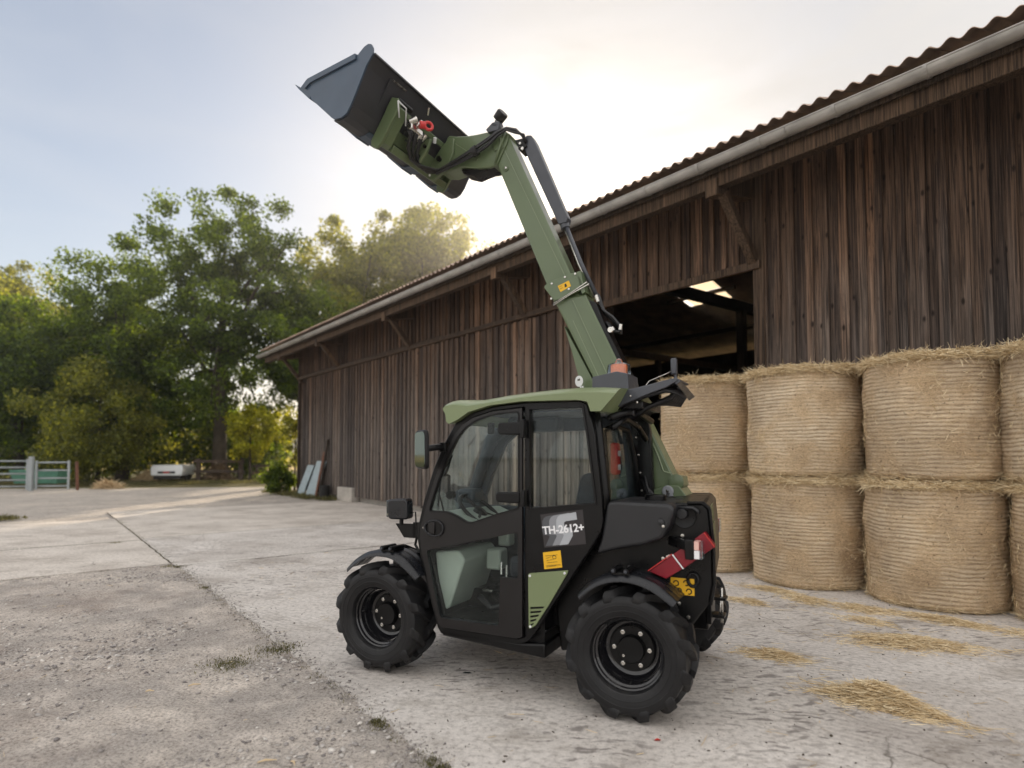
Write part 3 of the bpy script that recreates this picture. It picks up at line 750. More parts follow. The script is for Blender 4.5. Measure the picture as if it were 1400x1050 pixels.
# ------------------------------------------------------------ things by the far corner of the barn
def leaning(name, s, w, h, lean, m, label, cat, th=.03, skew=0.0):
    mb = MB(); d0, d1 = WD - 0.45, WD - 0.2
    lo = [B(s, d0, 0.0), B(s + w, d0, 0.0), B(s + w, d0 + th, 0.0), B(s, d0 + th, 0.0)]
    hi = [B(s - skew, d1, h), B(s + w - skew, d1, h), B(s + w - skew, d1 + th, h), B(s - skew, d1 + th, h)]
    o = mb.loft([lo, hi]).build(name, m); tag(o, label, cat, 'boards leaning at the barn corner'); return o
leaning('leaning_sheet', 19.95, 0.80, 1.2, 0, M['grey_sheet'], 'pale blue-grey sheet leaning on the barn corner, the wider nearer one', 'sheet', skew=.42)
leaning('leaning_sheet', 21.0, 0.60, 1.05, 0, M['grey_sheet'], 'narrow pale blue-grey sheet leaning beside the bush at the barn corner', 'sheet', skew=.38)
leaning('leaning_plank', 19.75, 0.14, 1.5, 0, M['rusty'], 'reddish brown plank leaning on the barn right of the pale sheets', 'plank', skew=.1)
leaning('leaning_plank', 19.45, 0.10, 1.9, 0, M['dark_timber'], 'dark narrow plank leaning on the barn, tallest by the pale sheets', 'plank', skew=.05)
o = MB().box(-.55, .55, -.14, .14, 0, .42).build('concrete_block', M['plinth'], None, bevel=.02)
o.location = B(17.9, WD - .12); o.rotation_euler = (0, 0, BANG); tag(o, 'whitish concrete block at the foot of the barn doors', 'block')
o = MB().lathe([(0, 0), (.14, 0), (.15, .02), (.16, .42), (.17, .44), (.155, .44), (.14, .04), (0, .04)], n=18).build('bucket', M['dark_rubber'], None, smooth=True, auto=40)
o.location = B(19.1, WD - .4); tag(o, 'dark bucket standing between white block and leaning planks', 'bucket')

# ============================================================ BALES
def bale_body(seed):
    g = random.Random(seed); na, nz = 112, 46; H0, R0 = 1.19, 0.585; mb = MB()
    prof = []
    for k in range(nz + 1):
        t = k / nz; z = H0 * t
        r = R0 * (1 + 0.030 * math.sin(math.pi * t)) - 0.045 * max(0, 1 - z / .05) ** 2 - 0.045 * max(0, 1 - (H0 - z) / .05) ** 2
        prof.append((r, z))
    prof = [(0.02, 0.0), (0.3, 0.0), (0.48, 0.0)] + prof + [(0.48, H0 + .012), (0.3, H0 + .02), (0.02, H0 + .02)]
    loops = []
    for r, z in prof:
        L = []
        for i in range(na):
            a = 2 * math.pi * i / na; p = Vector((math.cos(a) * 1.6, math.sin(a) * 1.6, z * 2.0 + seed * 7.7))
            dn = 0.030 * noise.noise(p) + 0.012 * noise.noise(p * 4.1) + 0.006 * noise.noise(p * 13)
            groove = 0.004 * math.sin(z / 0.054 * 2 * math.pi + 3 * noise.noise(p * 2))
            rr = r + (dn + groove) * (1 if r > .4 else .5)
            L.append((rr * math.cos(a), rr * math.sin(a), z + (0.010 * noise.noise(p * 3) if 0.02 < z < H0 - .02 else (0.015 * noise.noise(p * 5) if z > 1 else 0))))
        loops.append(L)
    mb.loft(loops)
    return mb.mesh('bale', M['bale'], smooth=True)
def bale_fuzz(seed, fringe=1.0, low=0.3, side=1.0):
    g = np.random.default_rng(seed); V = []; F = []; o = 0
    def put(P, D, L, Wd, bend):
        nonlocal o
        v, f = strands(P, D, L, Wd, bend, g); V.append(v); F.append(f + o); o += len(v)
    # lying tangle on the top rim, hanging over
    n = int(6500 * fringe); a = g.uniform(0, 2 * math.pi, n); r = 0.622 - 0.15 * g.random(n) ** 2
    rad = np.stack([np.cos(a), np.sin(a), np.zeros(n)], -1); tan = np.stack([-np.sin(a), np.cos(a), np.zeros(n)], -1)
    lump = 0.6 + 0.8 * np.sin(a * 5 + seed) * np.sin(a * 11 + 2 * seed)
    P = rad * r[:, None]; P[:, 2] = 1.155 + 0.060 * g.random(n) * (0.6 + 0.5 * np.clip(lump, 0, 1)) - 0.035 * (r > .585)
    D = tan * (g.normal(0, 1, n) * 1.1)[:, None] + rad * (g.normal(0.15, .45, n))[:, None]; D[:, 2] = g.normal(-0.05, 0.22, n)
    put(P - D / np.linalg.norm(D, axis=1)[:, None] * .04, D, g.uniform(.05, .15, n), g.uniform(.003, .0056, n), g.uniform(-.35, .35, n))
    # stray ends poking out and drooping
    n = int(1100 * fringe); a = g.uniform(0, 2 * math.pi, n); rad = np.stack([np.cos(a), np.sin(a), np.zeros(n)], -1); tan = np.stack([-np.sin(a), np.cos(a), np.zeros(n)], -1)
    P = rad * 0.585; P[:, 2] = g.uniform(1.11, 1.20, n)
    D = rad * g.uniform(.3, 1, n)[:, None] + tan * g.normal(0, .8, n)[:, None]; D[:, 2] = g.normal(-.25, .6, n)
    put(P, D, g.uniform(.04, .12, n), g.uniform(.0025, .0048, n), g.uniform(-.6, .6, n))
    # bottom skirt
    n = int(900 * low); a = g.uniform(0, 2 * math.pi, n); rad = np.stack([np.cos(a), np.sin(a), np.zeros(n)], -1); tan = np.stack([-np.sin(a), np.cos(a), np.zeros(n)], -1)
    P = rad * .57; P[:, 2] = g.uniform(.0, .05, n) + .01
    D = rad * g.uniform(.0, .7, n)[:, None] + tan * g.normal(0, 1, n)[:, None]; D[:, 2] = g.normal(.02, .15, n)
    put(P, D, g.uniform(.04, .1, n), g.uniform(.002, .0036, n), g.uniform(-.4, .4, n))
    # straws caught under and over the net on the side, in drifts
    n = int(6500 * side); a = g.uniform(0, 2 * math.pi, n); z = g.uniform(.04, 1.14, n)
    dn = fbm(a * 1.5 + 10, z * 2.2, 1.6, 3, seed * 1.0); k = g.random(n) < np.clip(.25 + 1.7 * dn, .05, 1); a, z = a[k], z[k]; n = len(a)
    rad = np.stack([np.cos(a), np.sin(a), np.zeros(n)], -1); tan = np.stack([-np.sin(a), np.cos(a), np.zeros(n)], -1)
    R0 = .585 * (1 + .030 * np.sin(math.pi * z / 1.19)) + .006
    P = rad * R0[:, None]; P[:, 2] = z
    sgn = np.where(g.random(n) < .5, -1, 1)
    D = tan * (sgn * g.uniform(.3, 1, n))[:, None] + rad * g.normal(.06, .10, n)[:, None]; D[:, 2] = g.normal(0, .75, n)
    put(P, D, g.uniform(.025, .08, n), g.uniform(.002, .0042, n), g.uniform(-.5, .5, n))
    return np_mesh('loose_straw', np.concatenate(V), np.concatenate(F), M['straw'])
bodies = [bale_body(s) for s in (1, 2, 3, 4)]
ftop = [bale_fuzz(21, 1.25, .8), bale_fuzz(22, 1.0, .8)]; flow = [bale_fuzz(23, .8, 1.0, .8), bale_fuzz(24, .8, 1.0, .8)]
BL = [(1.05, 7.12, 0, 'cut off by the frame'), (2.27, 7.10, 1, ''), (3.50, 7.05, 2, ''), (4.80, 7.02, 3, '')]
names_low = ['round straw bale on the ground at the right picture edge, mostly out of view',
             'round straw bale on the ground, widest seen, with a thick straw collar on top',
             'round straw bale on the ground, third from the right in the bottom row',
             'round straw bale on the ground half hidden behind the machine tail']
names_top = ['round straw bale stacked upper at the right end, only its edge showing',
             'round straw bale stacked on the widest lower bale, tallest in the picture',
             'round straw bale of the upper row under the barn door post',
             'round straw bale of the upper row beside the open barn doorway and machine']
for i, (s, d, k, _) in enumerate(BL):
    for lev in (0, 1):
        p = B(s + (0.03 * math.sin(i * 3 + lev) if lev else 0), d - (.01 if lev else 0), 1.205 * lev)
        b_ = inst('straw_bale', bodies[(k + 2 * lev) % 4], None, p, (0, 0, i * 1.3 + lev * 2.1))
        sc = 1.0 + (0.012 if (i + lev) % 2 else -0.004); b_.scale = (sc, sc, 1.0)
        tag(b_, (names_top if lev else names_low)[i], 'straw bale', 'stacked round straw bales')
        f = inst('loose_straw', (ftop if lev else flow)[i % 2], b_, (0, 0, 0), (0, 0, i * 0.9)); f['kind'] = 'stuff'

# ------------------------------------------------------------ straw on the ground
def straw_patch(cx, cy, a, b_, rot, n, hgt, label, m, tails=30, kind=None, seed=0, pile=1.0):
    g = np.random.default_rng(seed + 50)
    q = g.normal(0, .42, (n, 2)) * np.where(g.random(n) < .14, 1.9, 1.0)[:, None]; r_ = np.linalg.norm(q, axis=1); q = q[r_ < 1.9]; n = len(q); r_ = np.linalg.norm(q, axis=1)
    z = hgt * np.clip(1 - r_ ** 1.5, 0, 1) * g.random(n) + .003
    ca, sa = math.cos(rot), math.sin(rot)
    wob = 1 + .15 * np.sin(np.arctan2(q[:, 1], q[:, 0]) * 13 + seed * 2) + .16 * np.sin(np.arctan2(q[:, 1], q[:, 0]) * 3 + seed) + .2 * np.sin(np.arctan2(q[:, 1], q[:, 0]) * 7 + seed)
    x, y = q[:, 0] * a * wob, q[:, 1] * b_ * wob
    P = np.stack([cx + x * ca - y * sa, cy + x * sa + y * ca, z], -1)
    an = rot + g.normal(0, .75, n); D = np.stack([np.cos(an), np.sin(an), g.normal(0, .12, n)], -1)
    L = g.uniform(.03, .13, n)
    P = P - D * (L / 2)[:, None]; P[:, 2] = np.maximum(P[:, 2], .003)
    v, f = strands(P, D, L, g.uniform(.002, .0042, n), g.uniform(-.15, .15, n), g)
    v[:, 2] = np.maximum(v[:, 2], .002)
    o = bpy.data.objects.new('straw_wisp', np_mesh('straw_wisp', v, f, m)); COL.objects.link(o)
    if kind: o['kind'] = kind; o.name = 'scattered_straw'
    else: tag(o, label, 'straw', 'loose straw lying on the concrete')
    return o
straw_patch(3.02, 4.72, .46, .16, -.30, 2600, .075, 'long flat wisp of yellow straw on the concrete in front of the bales', M['straw'], seed=1)
straw_patch(2.13, 3.62, .30, .12, -.78, 4200, .13, 'thick dark-centred clump of straw nearest the camera on the concrete', M['straw'], seed=2)
straw_patch(1.87, 4.46, .22, .12, -.55, 900, .05, 'thin pale wisp of straw right behind the rear wheel', M['straw'], seed=3)
for i, (x, y, a, b_, n) in enumerate([(2.30, 6.05, .25, .10, 260), (2.9, 6.1, .25, .14, 300), (3.25, 5.75, .30, .15, 420), (3.75, 5.35, .45, .12, 900), (4.35, 4.75, .5, .14, 900), (2.75, 6.55, .4, .1, 420), (1.75, 5.75, .25, .10, 160), (3.05, 5.35, .3, .12, 180)]):
    straw_patch(x, y, a, b_, -.9, int(n * 1.9), .045, None, M['straw'], kind='stuff', seed=10 + i)
# single straws over the yard
g = np.random.default_rng(77); n = 1100
s_ = g.uniform(-.5, 9, n); d_ = np.where(g.random(n) < .6, 6.5 - 4.5 * g.random(n) ** 1.6, g.uniform(-4.5, 6.4, n)); P = np.stack([WA.x * s_ + WN.x * d_, WA.y * s_ + WN.y * d_, np.full(n, .004)], -1)
an = g.uniform(0, 6.28, n); D = np.stack([np.cos(an), np.sin(an), g.normal(0, .03, n)], -1)
v, f = strands(P, D, g.uniform(.02, .11, n), g.uniform(.002, .005, n), g.uniform(-.15, .15, n), g); v[:, 2] = np.maximum(v[:, 2], .003)
o = bpy.data.objects.new('scattered_straw', np_mesh('scattered_straw', v, f, M['straw_pale'])); COL.objects.link(o); o['kind'] = 'stuff'
# bark-like splinters on the gravel, a dead leaf and a red scrap
for i, (x, y, r, L, lab) in enumerate([(-1.15, 2.95, .35, .085, 'pale wood splinter on the gravel near the lower edge, the longer one'), (-1.02, 2.93, -.8, .05, 'short thin pale splinter beside the longer splinter on the gravel'),
                                       (-1.98, 3.9, .5, .07, 'curled pale chip lying on the gravel at mid left'), (-2.2, 3.8, .2, .05, 'small pale chip left of the curled chip on the gravel')]):
    mb = MB().tube([(-L / 2, 0, 0), (-L * .1, .006, .004), (L / 2, -.004, .001)], [.003, .006, .002], 5)
    o = mb.build('wood_splinter', M['straw_pale']); o.location = (x, y, .008); o.rotation_euler = (0, 0, r); tag(o, lab, 'splinter', 'wood splinters on the gravel')
mb = MB().add([(-.018, 0, .004), (0, .010, .009), (.02, .002, .005), (.004, -.010, .007)], [(0, 1, 2, 3)]).add([(-.018, 0, .003), (0, .010, .008), (.02, .002, .004), (.004, -.010, .006)], [(3, 2, 1, 0)])
o = mb.build('red_scrap', M['lamp_red']); o.location = (.735, 3.17, 0); tag(o, 'tiny red plastic scrap on the concrete below the rear wheel', 'scrap')
mb = MB().add([(-.03, 0, .004), (-.01, .015, .007), (.02, .012, .006), (.035, 0, .004), (.015, -.013, .006), (-.012, -.012, .007)], [(0, 1, 2, 3, 4, 5)]).add([(-.03, 0, .003), (.035, 0, .003), (.015, -.013, .005)], [(2, 1, 0)])
o = mb.build('dead_leaf', M['dark_rubber']); o.location = (-.30, 4.12, 0); tag(o, 'dark curled leaf on the concrete between the wheels', 'leaf')

# ============================================================ GRASS
def grass(name, pts, n, spread, h, m=None, seed=0):
    g = np.random.default_rng(seed); pts = np.asarray(pts, float); c = pts[g.integers(0, len(pts), n)]
    P = np.zeros((n, 3)); P[:, :2] = c[:, :2] + g.normal(0, 1, (n, 2)) * (c[:, 2:3] if c.shape[1] > 2 else spread)
    D = np.stack([g.normal(0, .5, n), g.normal(0, .5, n), np.ones(n)], -1)
    v, f = strands(P, D, h * g.uniform(.35, 1.1, n), np.full(n, .0035 if h < .1 else .012) * g.uniform(.7, 1.4, n), g.uniform(-.6, .6, n), g)
    o = bpy.data.objects.new(name, np_mesh(name, v, f, m or M['grass'])); COL.objects.link(o); o['kind'] = 'stuff'; return o
tuf = []
for (s, d, r) in [(3.05, 1.50, .025), (3.12, 1.5, .02), (2.55, 1.50, .03), (2.35, 1.49, .02), (2.48, 1.52, .02), (8.9, 1.5, .05), (9.0, 1.4, .04), (11.9, 1.1, .05), (7.3, 1.5, .03)]:
    p = B(s, d); tuf.append((p.x, p.y, r))
grass('joint_grass', tuf, 900, .03, .022, seed=3)
grass('joint_grass', [(-1.78, 4.60, .08), (-1.70, 4.64, .06), (-1.98, 4.32, .09), (-1.92, 4.28, .07)], 1000, .03, .020, M['grass'], seed=4)
joint = [B(s, 1.5 + rnd.uniform(-.02, .02)) for s in np.arange(2, 16, .22)]
grass('joint_grass', [(p.x, p.y, .03) for p in joint], 1300, .03, .014, seed=5)
vg = []
g = np.random.default_rng(8)
for k in range(500):
    x = g.uniform(-34, -8); y = 25.4 + (x + 30) * .24 + abs(g.normal(0, 2.2)) + .3; vg.append((x, y, .35))
grass('verge_grass', vg, 26000, .3, .16, seed=6)
p = [B(s, WD - g.uniform(.1, .9)) for s in np.arange(18.5, 24, .1)]
grass('verge_grass', [(q.x, q.y, .1) for q in p], 3500, .1, .14, seed=9)
grass('verge_grass', [(-11.8, 13.9, .12), (-11.2, 13.6, .15), (-12.2, 13.4, .2)], 1500, .1, .1, seed=10)

# ============================================================ TREES
def leaf_cloud(centres, radii, per, size, g, squash=.75):
    m = len(centres); n = m * per
    c = np.repeat(centres, per, 0); r = np.repeat(radii, per)
    q = g.normal(size=(n, 3)); q /= np.linalg.norm(q, axis=1)[:, None]; q *= (r * g.random(n) ** .5)[:, None]; q[:, 2] *= squash
    P = c + q; Rm = rot_rand(n, g); s = size * g.uniform(.6, 1.35, n)
    quad = np.array([[-.5, 0, 0], [0, .34, .08], [.5, 0, 0], [0, -.34, .08]])
    v = np.einsum('nij,kj->nki', Rm, quad) * s[:, None, None] + P[:, None]
    f = np.arange(n * 4).reshape(n, 4)
    return v.reshape(-1, 3), f
def tree(name, x, y, H, rx, base, leafm, label, cat='tree', clumps=170, per=210, size=.17, cr=.85, seed=0, trunk_r=.3, limbs=9, group='trees beyond the yard', hollow=.55, lean=0.0, zt=None):
    g = np.random.default_rng(seed + 100)
    root = empty(name, (x, y, -.03)); tag(root, label, cat, group)
    zc = (H + base) / 2; rz = (H - base) / 2
    C = []
    while len(C) < clumps:
        q = g.normal(size=3); q /= np.linalg.norm(q); rr = hollow + (1 - hollow) * g.random()
        z = q[2]; wid = 1.0 if z < .2 else (1 - .22 * (z - .2))
        p = np.array([q[0] * rx * rr * wid, q[1] * rx * rr * wid, zc + z * rz * rr])
        # uneven outline
        k = 1 + .28 * math.sin(3.1 * math.atan2(q[1], q[0]) + seed) * math.cos(4.3 * q[2] + seed * 2)
        p[:2] *= k; C.append(p)
    C = np.array(C); rad = cr * g.uniform(.55, 1.3, len(C))
    v, f = leaf_cloud(C, rad, per, size, g)
    cm = np_mesh('crown', v, f, leafm); co = inst('crown', cm, root)
    mb = MB(); zt = zt or (base + (H - base) * .75)
    pts = [Vector((0, 0, 0)), Vector((lean * .2, .05, base * .5 + .3)), Vector((lean * .6, 0, base + rz * .4)), Vector((lean, .1, zt))]
    mb.tube(pts, [trunk_r * 1.25, trunk_r, trunk_r * .75, trunk_r * .2], 9)
    for k in range(limbs):
        t = g.uniform(.3, .95); p0 = pts[1].lerp(pts[3], t * .8); tgt = Vector(C[g.integers(len(C))]) * 1.0
        mid = p0.lerp(tgt, .5) + Vector((0, 0, .3))
        mb.tube([p0, mid, tgt], [trunk_r * .38 * (1.2 - t), trunk_r * .22, trunk_r * .08], 6)
    mb.build('trunk', M['bark'], root, smooth=True)
    return root
tree('deciduous_tree', -15.7, 33, 16.2, 6.1, 2.4, M['leaf_oak'], 'tallest broad green tree with one thick trunk, left of the barn end', clumps=290, per=200, cr=.80, seed=31, trunk_r=.36, limbs=20, hollow=.25)
tree('deciduous_tree', -11.9, 35.5, 11.8, 3.6, 2.6, M['leaf_oak'], 'drooping green tree between the tallest tree and the barn corner', clumps=150, per=190, cr=.8, seed=12, trunk_r=.22, limbs=8, hollow=.25)
tree('deciduous_tree', -21.2, 33.5, 12.9, 4.3, 1.0, M['leaf_oak'], 'dark bushy tree left of the tallest tree, sloping crown', clumps=260, per=230, cr=.95, seed=2, trunk_r=.30, limbs=10, hollow=.2)
tree('deciduous_tree', -26.5, 33.0, 10.2, 4.2, .7, M['leaf_oak'], 'dark green tree behind the metal gate at far left', clumps=230, per=220, cr=.95, seed=3, trunk_r=.26, limbs=8, hollow=.2)
tree('deciduous_tree', -30.8, 35.0, 9.6, 4.0, .8, M['leaf_oak'], 'dark green tree cut by the left edge of the picture', clumps=200, per=200, cr=.95, seed=23, trunk_r=.26, limbs=8, hollow=.2)
tree('deciduous_tree', -39.5, 49, 17.6, 5.2, 4.0, M['leaf_light'], 'lighter yellowish tree rising at the left edge of the picture', clumps=150, per=200, cr=1.1, size=.24, seed=4, trunk_r=.35, limbs=10, hollow=.2)
tree('deciduous_tree', -12.4, 47, 20.4, 5.2, 6.0, M['leaf_light'], 'sunlit hazy tree behind the barn roof, the nearer to the tallest tree', clumps=190, per=220, cr=1.1, size=.24, seed=5, trunk_r=.4, limbs=12, hollow=.15)
tree('deciduous_tree', -7.4, 50, 21.8, 6.2, 12.3, M['leaf_light'], 'sunlit hazy tree rising over the barn roof beneath the loader bucket', clumps=165, per=220, cr=1.1, size=.25, seed=6, trunk_r=.4, limbs=12, hollow=.15)
tree('leafy_bush', -20.2, 30.0, 5.9, 2.6, .2, M['leaf_light'], 'rounded light green bush in front of the dark trees', 'bush', clumps=120, per=240, cr=.8, size=.15, seed=7, trunk_r=.12, limbs=5, group='bushes under the trees')
tree('leafy_bush', -13.55, 31.8, 4.3, 1.05, .9, M['leaf_bright'], 'glowing yellow-green bush against the light beside the field gap', 'bush', clumps=34, per=170, cr=.48, size=.16, seed=8, trunk_r=.06, limbs=4, group='bushes under the trees')
tree('leafy_bush', B(22.9, 7.1).x, B(22.9, 7.1).y, 1.05, .55, .03, M['leaf_oak'], 'low weedy bush at the foot of the barn corner', 'bush', clumps=34, per=130, cr=.28, size=.09, seed=9, trunk_r=.03, limbs=3, group='bushes under the trees')
tree('leafy_bush', B(23.9, 8.0).x, B(23.9, 8.0).y, 3.2, .6, .8, M['leaf_light'], 'thin tall shrub growing up beside the barn corner', 'bush', clumps=26, per=110, cr=.32, size=.10, seed=13, trunk_r=.04, limbs=5, group='bushes under the trees')
# undergrowth and the wood behind, nobody could count
g = np.random.default_rng(31)
C = []
for k in range(380):
    x = g.uniform(-42, -14.6); C.append((x, 36.5 + g.uniform(-1, 3), g.uniform(.3, 5.4) * (1 if x < -17 else .45)))
v, f = leaf_cloud(np.array(C), np.full(len(C), 1.15), 150, .21, g)
o = bpy.data.objects.new('undergrowth', np_mesh('undergrowth', v, f, M['leaf_oak'])); COL.objects.link(o); o['kind'] = 'stuff'
C = [(g.uniform(-34, -14.5), 39.5 + g.uniform(-.5, 1), g.uniform(.6, 4.0)) for k in range(120)]
v, f = leaf_cloud(np.array(C), np.full(len(C), .8), 110, .21, g)
o = bpy.data.objects.new('undergrowth', np_mesh('undergrowth', v, f, M['leaf_bright'])); COL.objects.link(o); o['kind'] = 'stuff'  # bright row added behind the gaps, backlight put into its leaf colour
C = [(g.uniform(-160, 90), 240 + g.uniform(-6, 10), g.uniform(1, 11)) for k in range(700)]
v, f = leaf_cloud(np.array(C), np.full(len(C), 5.0), 60, 2.2, g)
o = bpy.data.objects.new('far_woods', np_mesh('far_woods', v, f, M['leaf_oak'])); COL.objects.link(o); o['kind'] = 'stuff'

hm = bpy.data.materials.new('haze'); hm.use_nodes = True; hn = hm.node_tree
for n_ in list(hn.nodes): hn.nodes.remove(n_)
ho = hn.nodes.new('ShaderNodeOutputMaterial'); hv = hn.nodes.new('ShaderNodeVolumePrincipled')
hv.inputs['Color'].default_value = (0.97, 0.95, 0.92, 1); hv.inputs['Density'].default_value = 0.0013; hv.inputs['Anisotropy'].default_value = 0.78
hn.links.new(hv.outputs[0], ho.inputs['Volume'])
ha = MB().box(-440, 440, -130, 500, -1.2, 26).build('haze', hm); ha['kind'] = 'stuff'

# ============================================================ GATE, FENCES, TRAILER, HEAPS
def post_mesh(w, h): return MB().box(-w / 2, w / 2, -w / 2, w / 2, 0, h).mesh('post', M['white_metal'])
def gate(x0, x1, y0, y1, rails, h, label, panel=None):
    r = empty('field_gate', (x0, y0, -.03), math.atan2(y1 - y0, x1 - x0)); tag(r, label, 'gate', 'metal gates at the left edge'); L = math.hypot(x1 - x0, y1 - y0)
    for k in range(rails):
        z = .18 + (h - .22) * k / (rails - 1); MB().tube([(0, 0, z), (L, 0, z)], .034, 8).build('rail', M['white_metal'], r, smooth=True)
    for x in (0.0, L): MB().box(x - .035, x + .035, -.04, .04, .05, h + .04).build('stile', M['white_metal'], r)
    return r
gate(-23.4, -19.2, 23.3, 24.4, 5, 1.22, 'white railed metal gate running to the left picture edge')
gate(-18.92, -17.85, 24.5, 24.8, 4, 1.16, 'short pale gate panel right of the white gate post')
o = MB().box(-.075, .075, -.07, .07, 0, 1.36).build('gate_post', M['white_metal'], None, bevel=.01); o.location = (-19.05, 24.4, -.03); tag(o, 'thick whitish square gate post between the two gate panels', 'post')
o = MB().beam((0, 0, 0), (-.14, .1, 1.15), .09, .09).build('gate_post', M['rusty'], None); o.location = (-17.55, 24.9, -.03); tag(o, 'leaning reddish post at the right end of the gates', 'post')
tr = MB(); tr.loft([[(-.9, -.3, .2), (.9, -.3, .2), (.9, .3, .2), (-.9, .3, .2)], [(-1.05, -.42, .78), (1.05, -.42, .78), (1.05, .42, .78), (-1.05, .42, .78)]])
o = tr.build('feed_trough', M['green_sheet'], None, bevel=.02); o.location = (-20.2, 26.4, -.03); tag(o, 'green trough box standing behind the pale gates', 'trough')
tl = empty('small_trailer', (-17.3, 31.2, -.04), R(8)); tag(tl, 'small white box trailer parked in front of the trees', 'trailer')
MB().loft([[(-.72, -.5, .38), (.72, -.5, .38), (.72, 1.3, .38), (-.72, 1.3, .38)], [(-.76, -.5, .72), (.76, -.5, .72), (.76, 1.3, .72), (-.76, 1.3, .72)], [(-.70, -.42, .92), (.70, -.42, .92), (.70, 1.2, .92), (-.70, 1.2, .92)]]).build('body', M['car_white'], tl, bevel=.03)
MB().box(-.40, .40, -.525, -.50, .50, .60).build('number_panel', M['dark_rubber'], tl)
MB().box(-.14, .14, -.535, -.526, .51, .59).build('rear_reflector', M['lamp_red'], tl)
MB().box(-.62, .62, -.45, 1.2, .22, .37).build('chassis', M['dark_rubber'], tl)
for x in (-.66, .66): MB().lathe([(0, -.07), (.14, -.07), (.24, -.06), (.25, 0), (.24, .06), (.14, .07), (0, .07)], (x, .45, .25), (1, 0, 0), 18).build('wheel', M['dark_rubber'], tl, smooth=True)
def heap(name, x, y, rx, h, m, label, cat, seed, n=1600):
    g = np.random.default_rng(seed); q = g.normal(0, .45, (n, 2)); r_ = np.linalg.norm(q, axis=1); z = h * np.clip(1 - r_, 0, 1) * g.random(n) ** .4
    P = np.stack([x + q[:, 0] * rx, y + q[:, 1] * rx * .7, z], -1); an = g.uniform(0, 6.28, n); D = np.stack([np.cos(an), np.sin(an), g.normal(0, .5, n)], -1)
    v, f = strands(P, D, g.uniform(.15, .4, n), g.uniform(.015, .035, n), g.uniform(-.3, .3, n), g); v[:, 2] = np.maximum(v[:, 2], -.02)
    o = bpy.data.objects.new(name, np_mesh(name, v, f, m)); COL.objects.link(o); tag(o, label, cat, 'heaps under the trees'); return o
heap('straw_heap', -18.6, 31.5, .75, .62, M['straw'], 'small orange-brown straw heap left of the white trailer', 'heap', 3)
heap('brush_heap', -15.4, 32.2, .95, .95, M['brush'], 'brownish brush pile right of the white trailer', 'heap', 4, 2200)
heap('straw_heap', -16.9, 25.8, .5, .26, M['straw_pale'], 'low pale straw heap at the foot of the gate end', 'heap', 5, 900)
def rail_fence(x0, y0, x1, y1, n, h, label, rails=2, w=.16):
    r = empty('rail_fence', (x0, y0, -.04), math.atan2(y1 - y0, x1 - x0)); tag(r, label, 'fence', 'old wooden fences by the trees'); L = math.hypot(x1 - x0, y1 - y0)
    pm = MB().lathe([(0, 0), (w / 2, 0), (w / 2 * .95, h), (0, h + .02)], n=8).mesh('post', M['timber'])
    for k in range(n): inst('post', pm, r, (L * k / (n - 1), 0, 0))
    for k in range(rails): MB().beam((-.2, -w / 2 - .02, h * (.9 - .42 * k)), (L + .2, -w / 2 - .02, h * (.88 - .42 * k)), .05, .13).build('rail', M['timber'], r)
rail_fence(-16.1, 31.6, -14.1, 32.0, 2, 1.22, 'grey wooden rail fence with a thick end post right of the trailer', 2, .26)
rail_fence(-13.9, 33.5, -12.3, 33.8, 3, .9, 'low dark fence under the glowing bush', 2, .10)
rail_fence(-14.0, 46, -9.5, 47, 4, 1.2, 'thin post fence along the sunlit field', 1, .12)
# ============================================================ TELEHANDLER
M['green'] = simple('reed_green_paint', (0.105, 0.145, 0.070), 0.38, coat=0.35, var=0.06, scale=3)
M['green_lite'] = simple('reed_green_edge', (0.22, 0.27, 0.16), 0.4, coat=0.3, var=0.05, scale=3)
M['lit_green'] = simple('reed_green_lit', (0.19, 0.235, 0.115), 0.42, coat=0.2, var=0.05, scale=3)  # lighter copy of the reed green, sky light on the roof put in
M['black'] = simple('satin_black', (0.004, 0.004, 0.0045), 0.34, coat=0.0, var=0.2, scale=5, spec=0.30)
M['black_plate'] = simple('door_black', (0.0055, 0.0045, 0.005), 0.38, var=0.1, scale=5)
M['tank'] = simple('moulded_tank', (0.016, 0.0165, 0.019), 0.46, var=0.12, scale=6, bmp=0.15)
M['fender'] = simple('fender_plastic', (0.010, 0.011, 0.014), 0.30, var=0.12, scale=6)
M['bucket'] = simple('bucket_sky_tint', (0.048, 0.075, 0.115), 0.40, coat=0.1, var=0.12, scale=4)  # blue of the reflected sky put into the bucket colour
M['bucket_in'] = simple('bucket_shell_paint', (0.040, 0.040, 0.045), 0.45, var=0.15, scale=4)
M['steelgrey'] = simple('link_grey', (0.05, 0.055, 0.068), 0.42, coat=0.2, var=0.1)
M['chrome'] = simple('zinc_plated', (0.62, 0.60, 0.56), 0.28, metal=0.95, var=0.12, scale=20)
M['rim'] = simple('rim_black', (0.010, 0.010, 0.012), 0.22, coat=0.5, var=0.1)
M['hose'] = simple('hose_rubber', (0.013, 0.013, 0.015), 0.42, var=0.2)
M['red'] = simple('red_marker', (0.22, 0.003, 0.014), 0.34, coat=0.15, var=0.12, scale=10)
M['red_cap'] = simple('red_cap', (0.55, 0.03, 0.03), 0.4, var=0.1)
M['yellow'] = simple('yellow_sticker', (0.82, 0.46, 0.015), 0.45, var=0.03)
M['ink'] = simple('sticker_ink', (0.03, 0.022, 0.01), 0.6, var=0.05)
M['white_print'] = simple('white_print', (0.85, 0.85, 0.87), 0.5, var=0.02)
M['grey1'] = simple('print_light_grey', (0.42, 0.44, 0.47), 0.5, var=0.03)
M['grey2'] = simple('print_mid_grey', (0.26, 0.27, 0.29), 0.5, var=0.03)
M['grey3'] = simple('print_dark_grey', (0.085, 0.09, 0.10), 0.5, var=0.03)
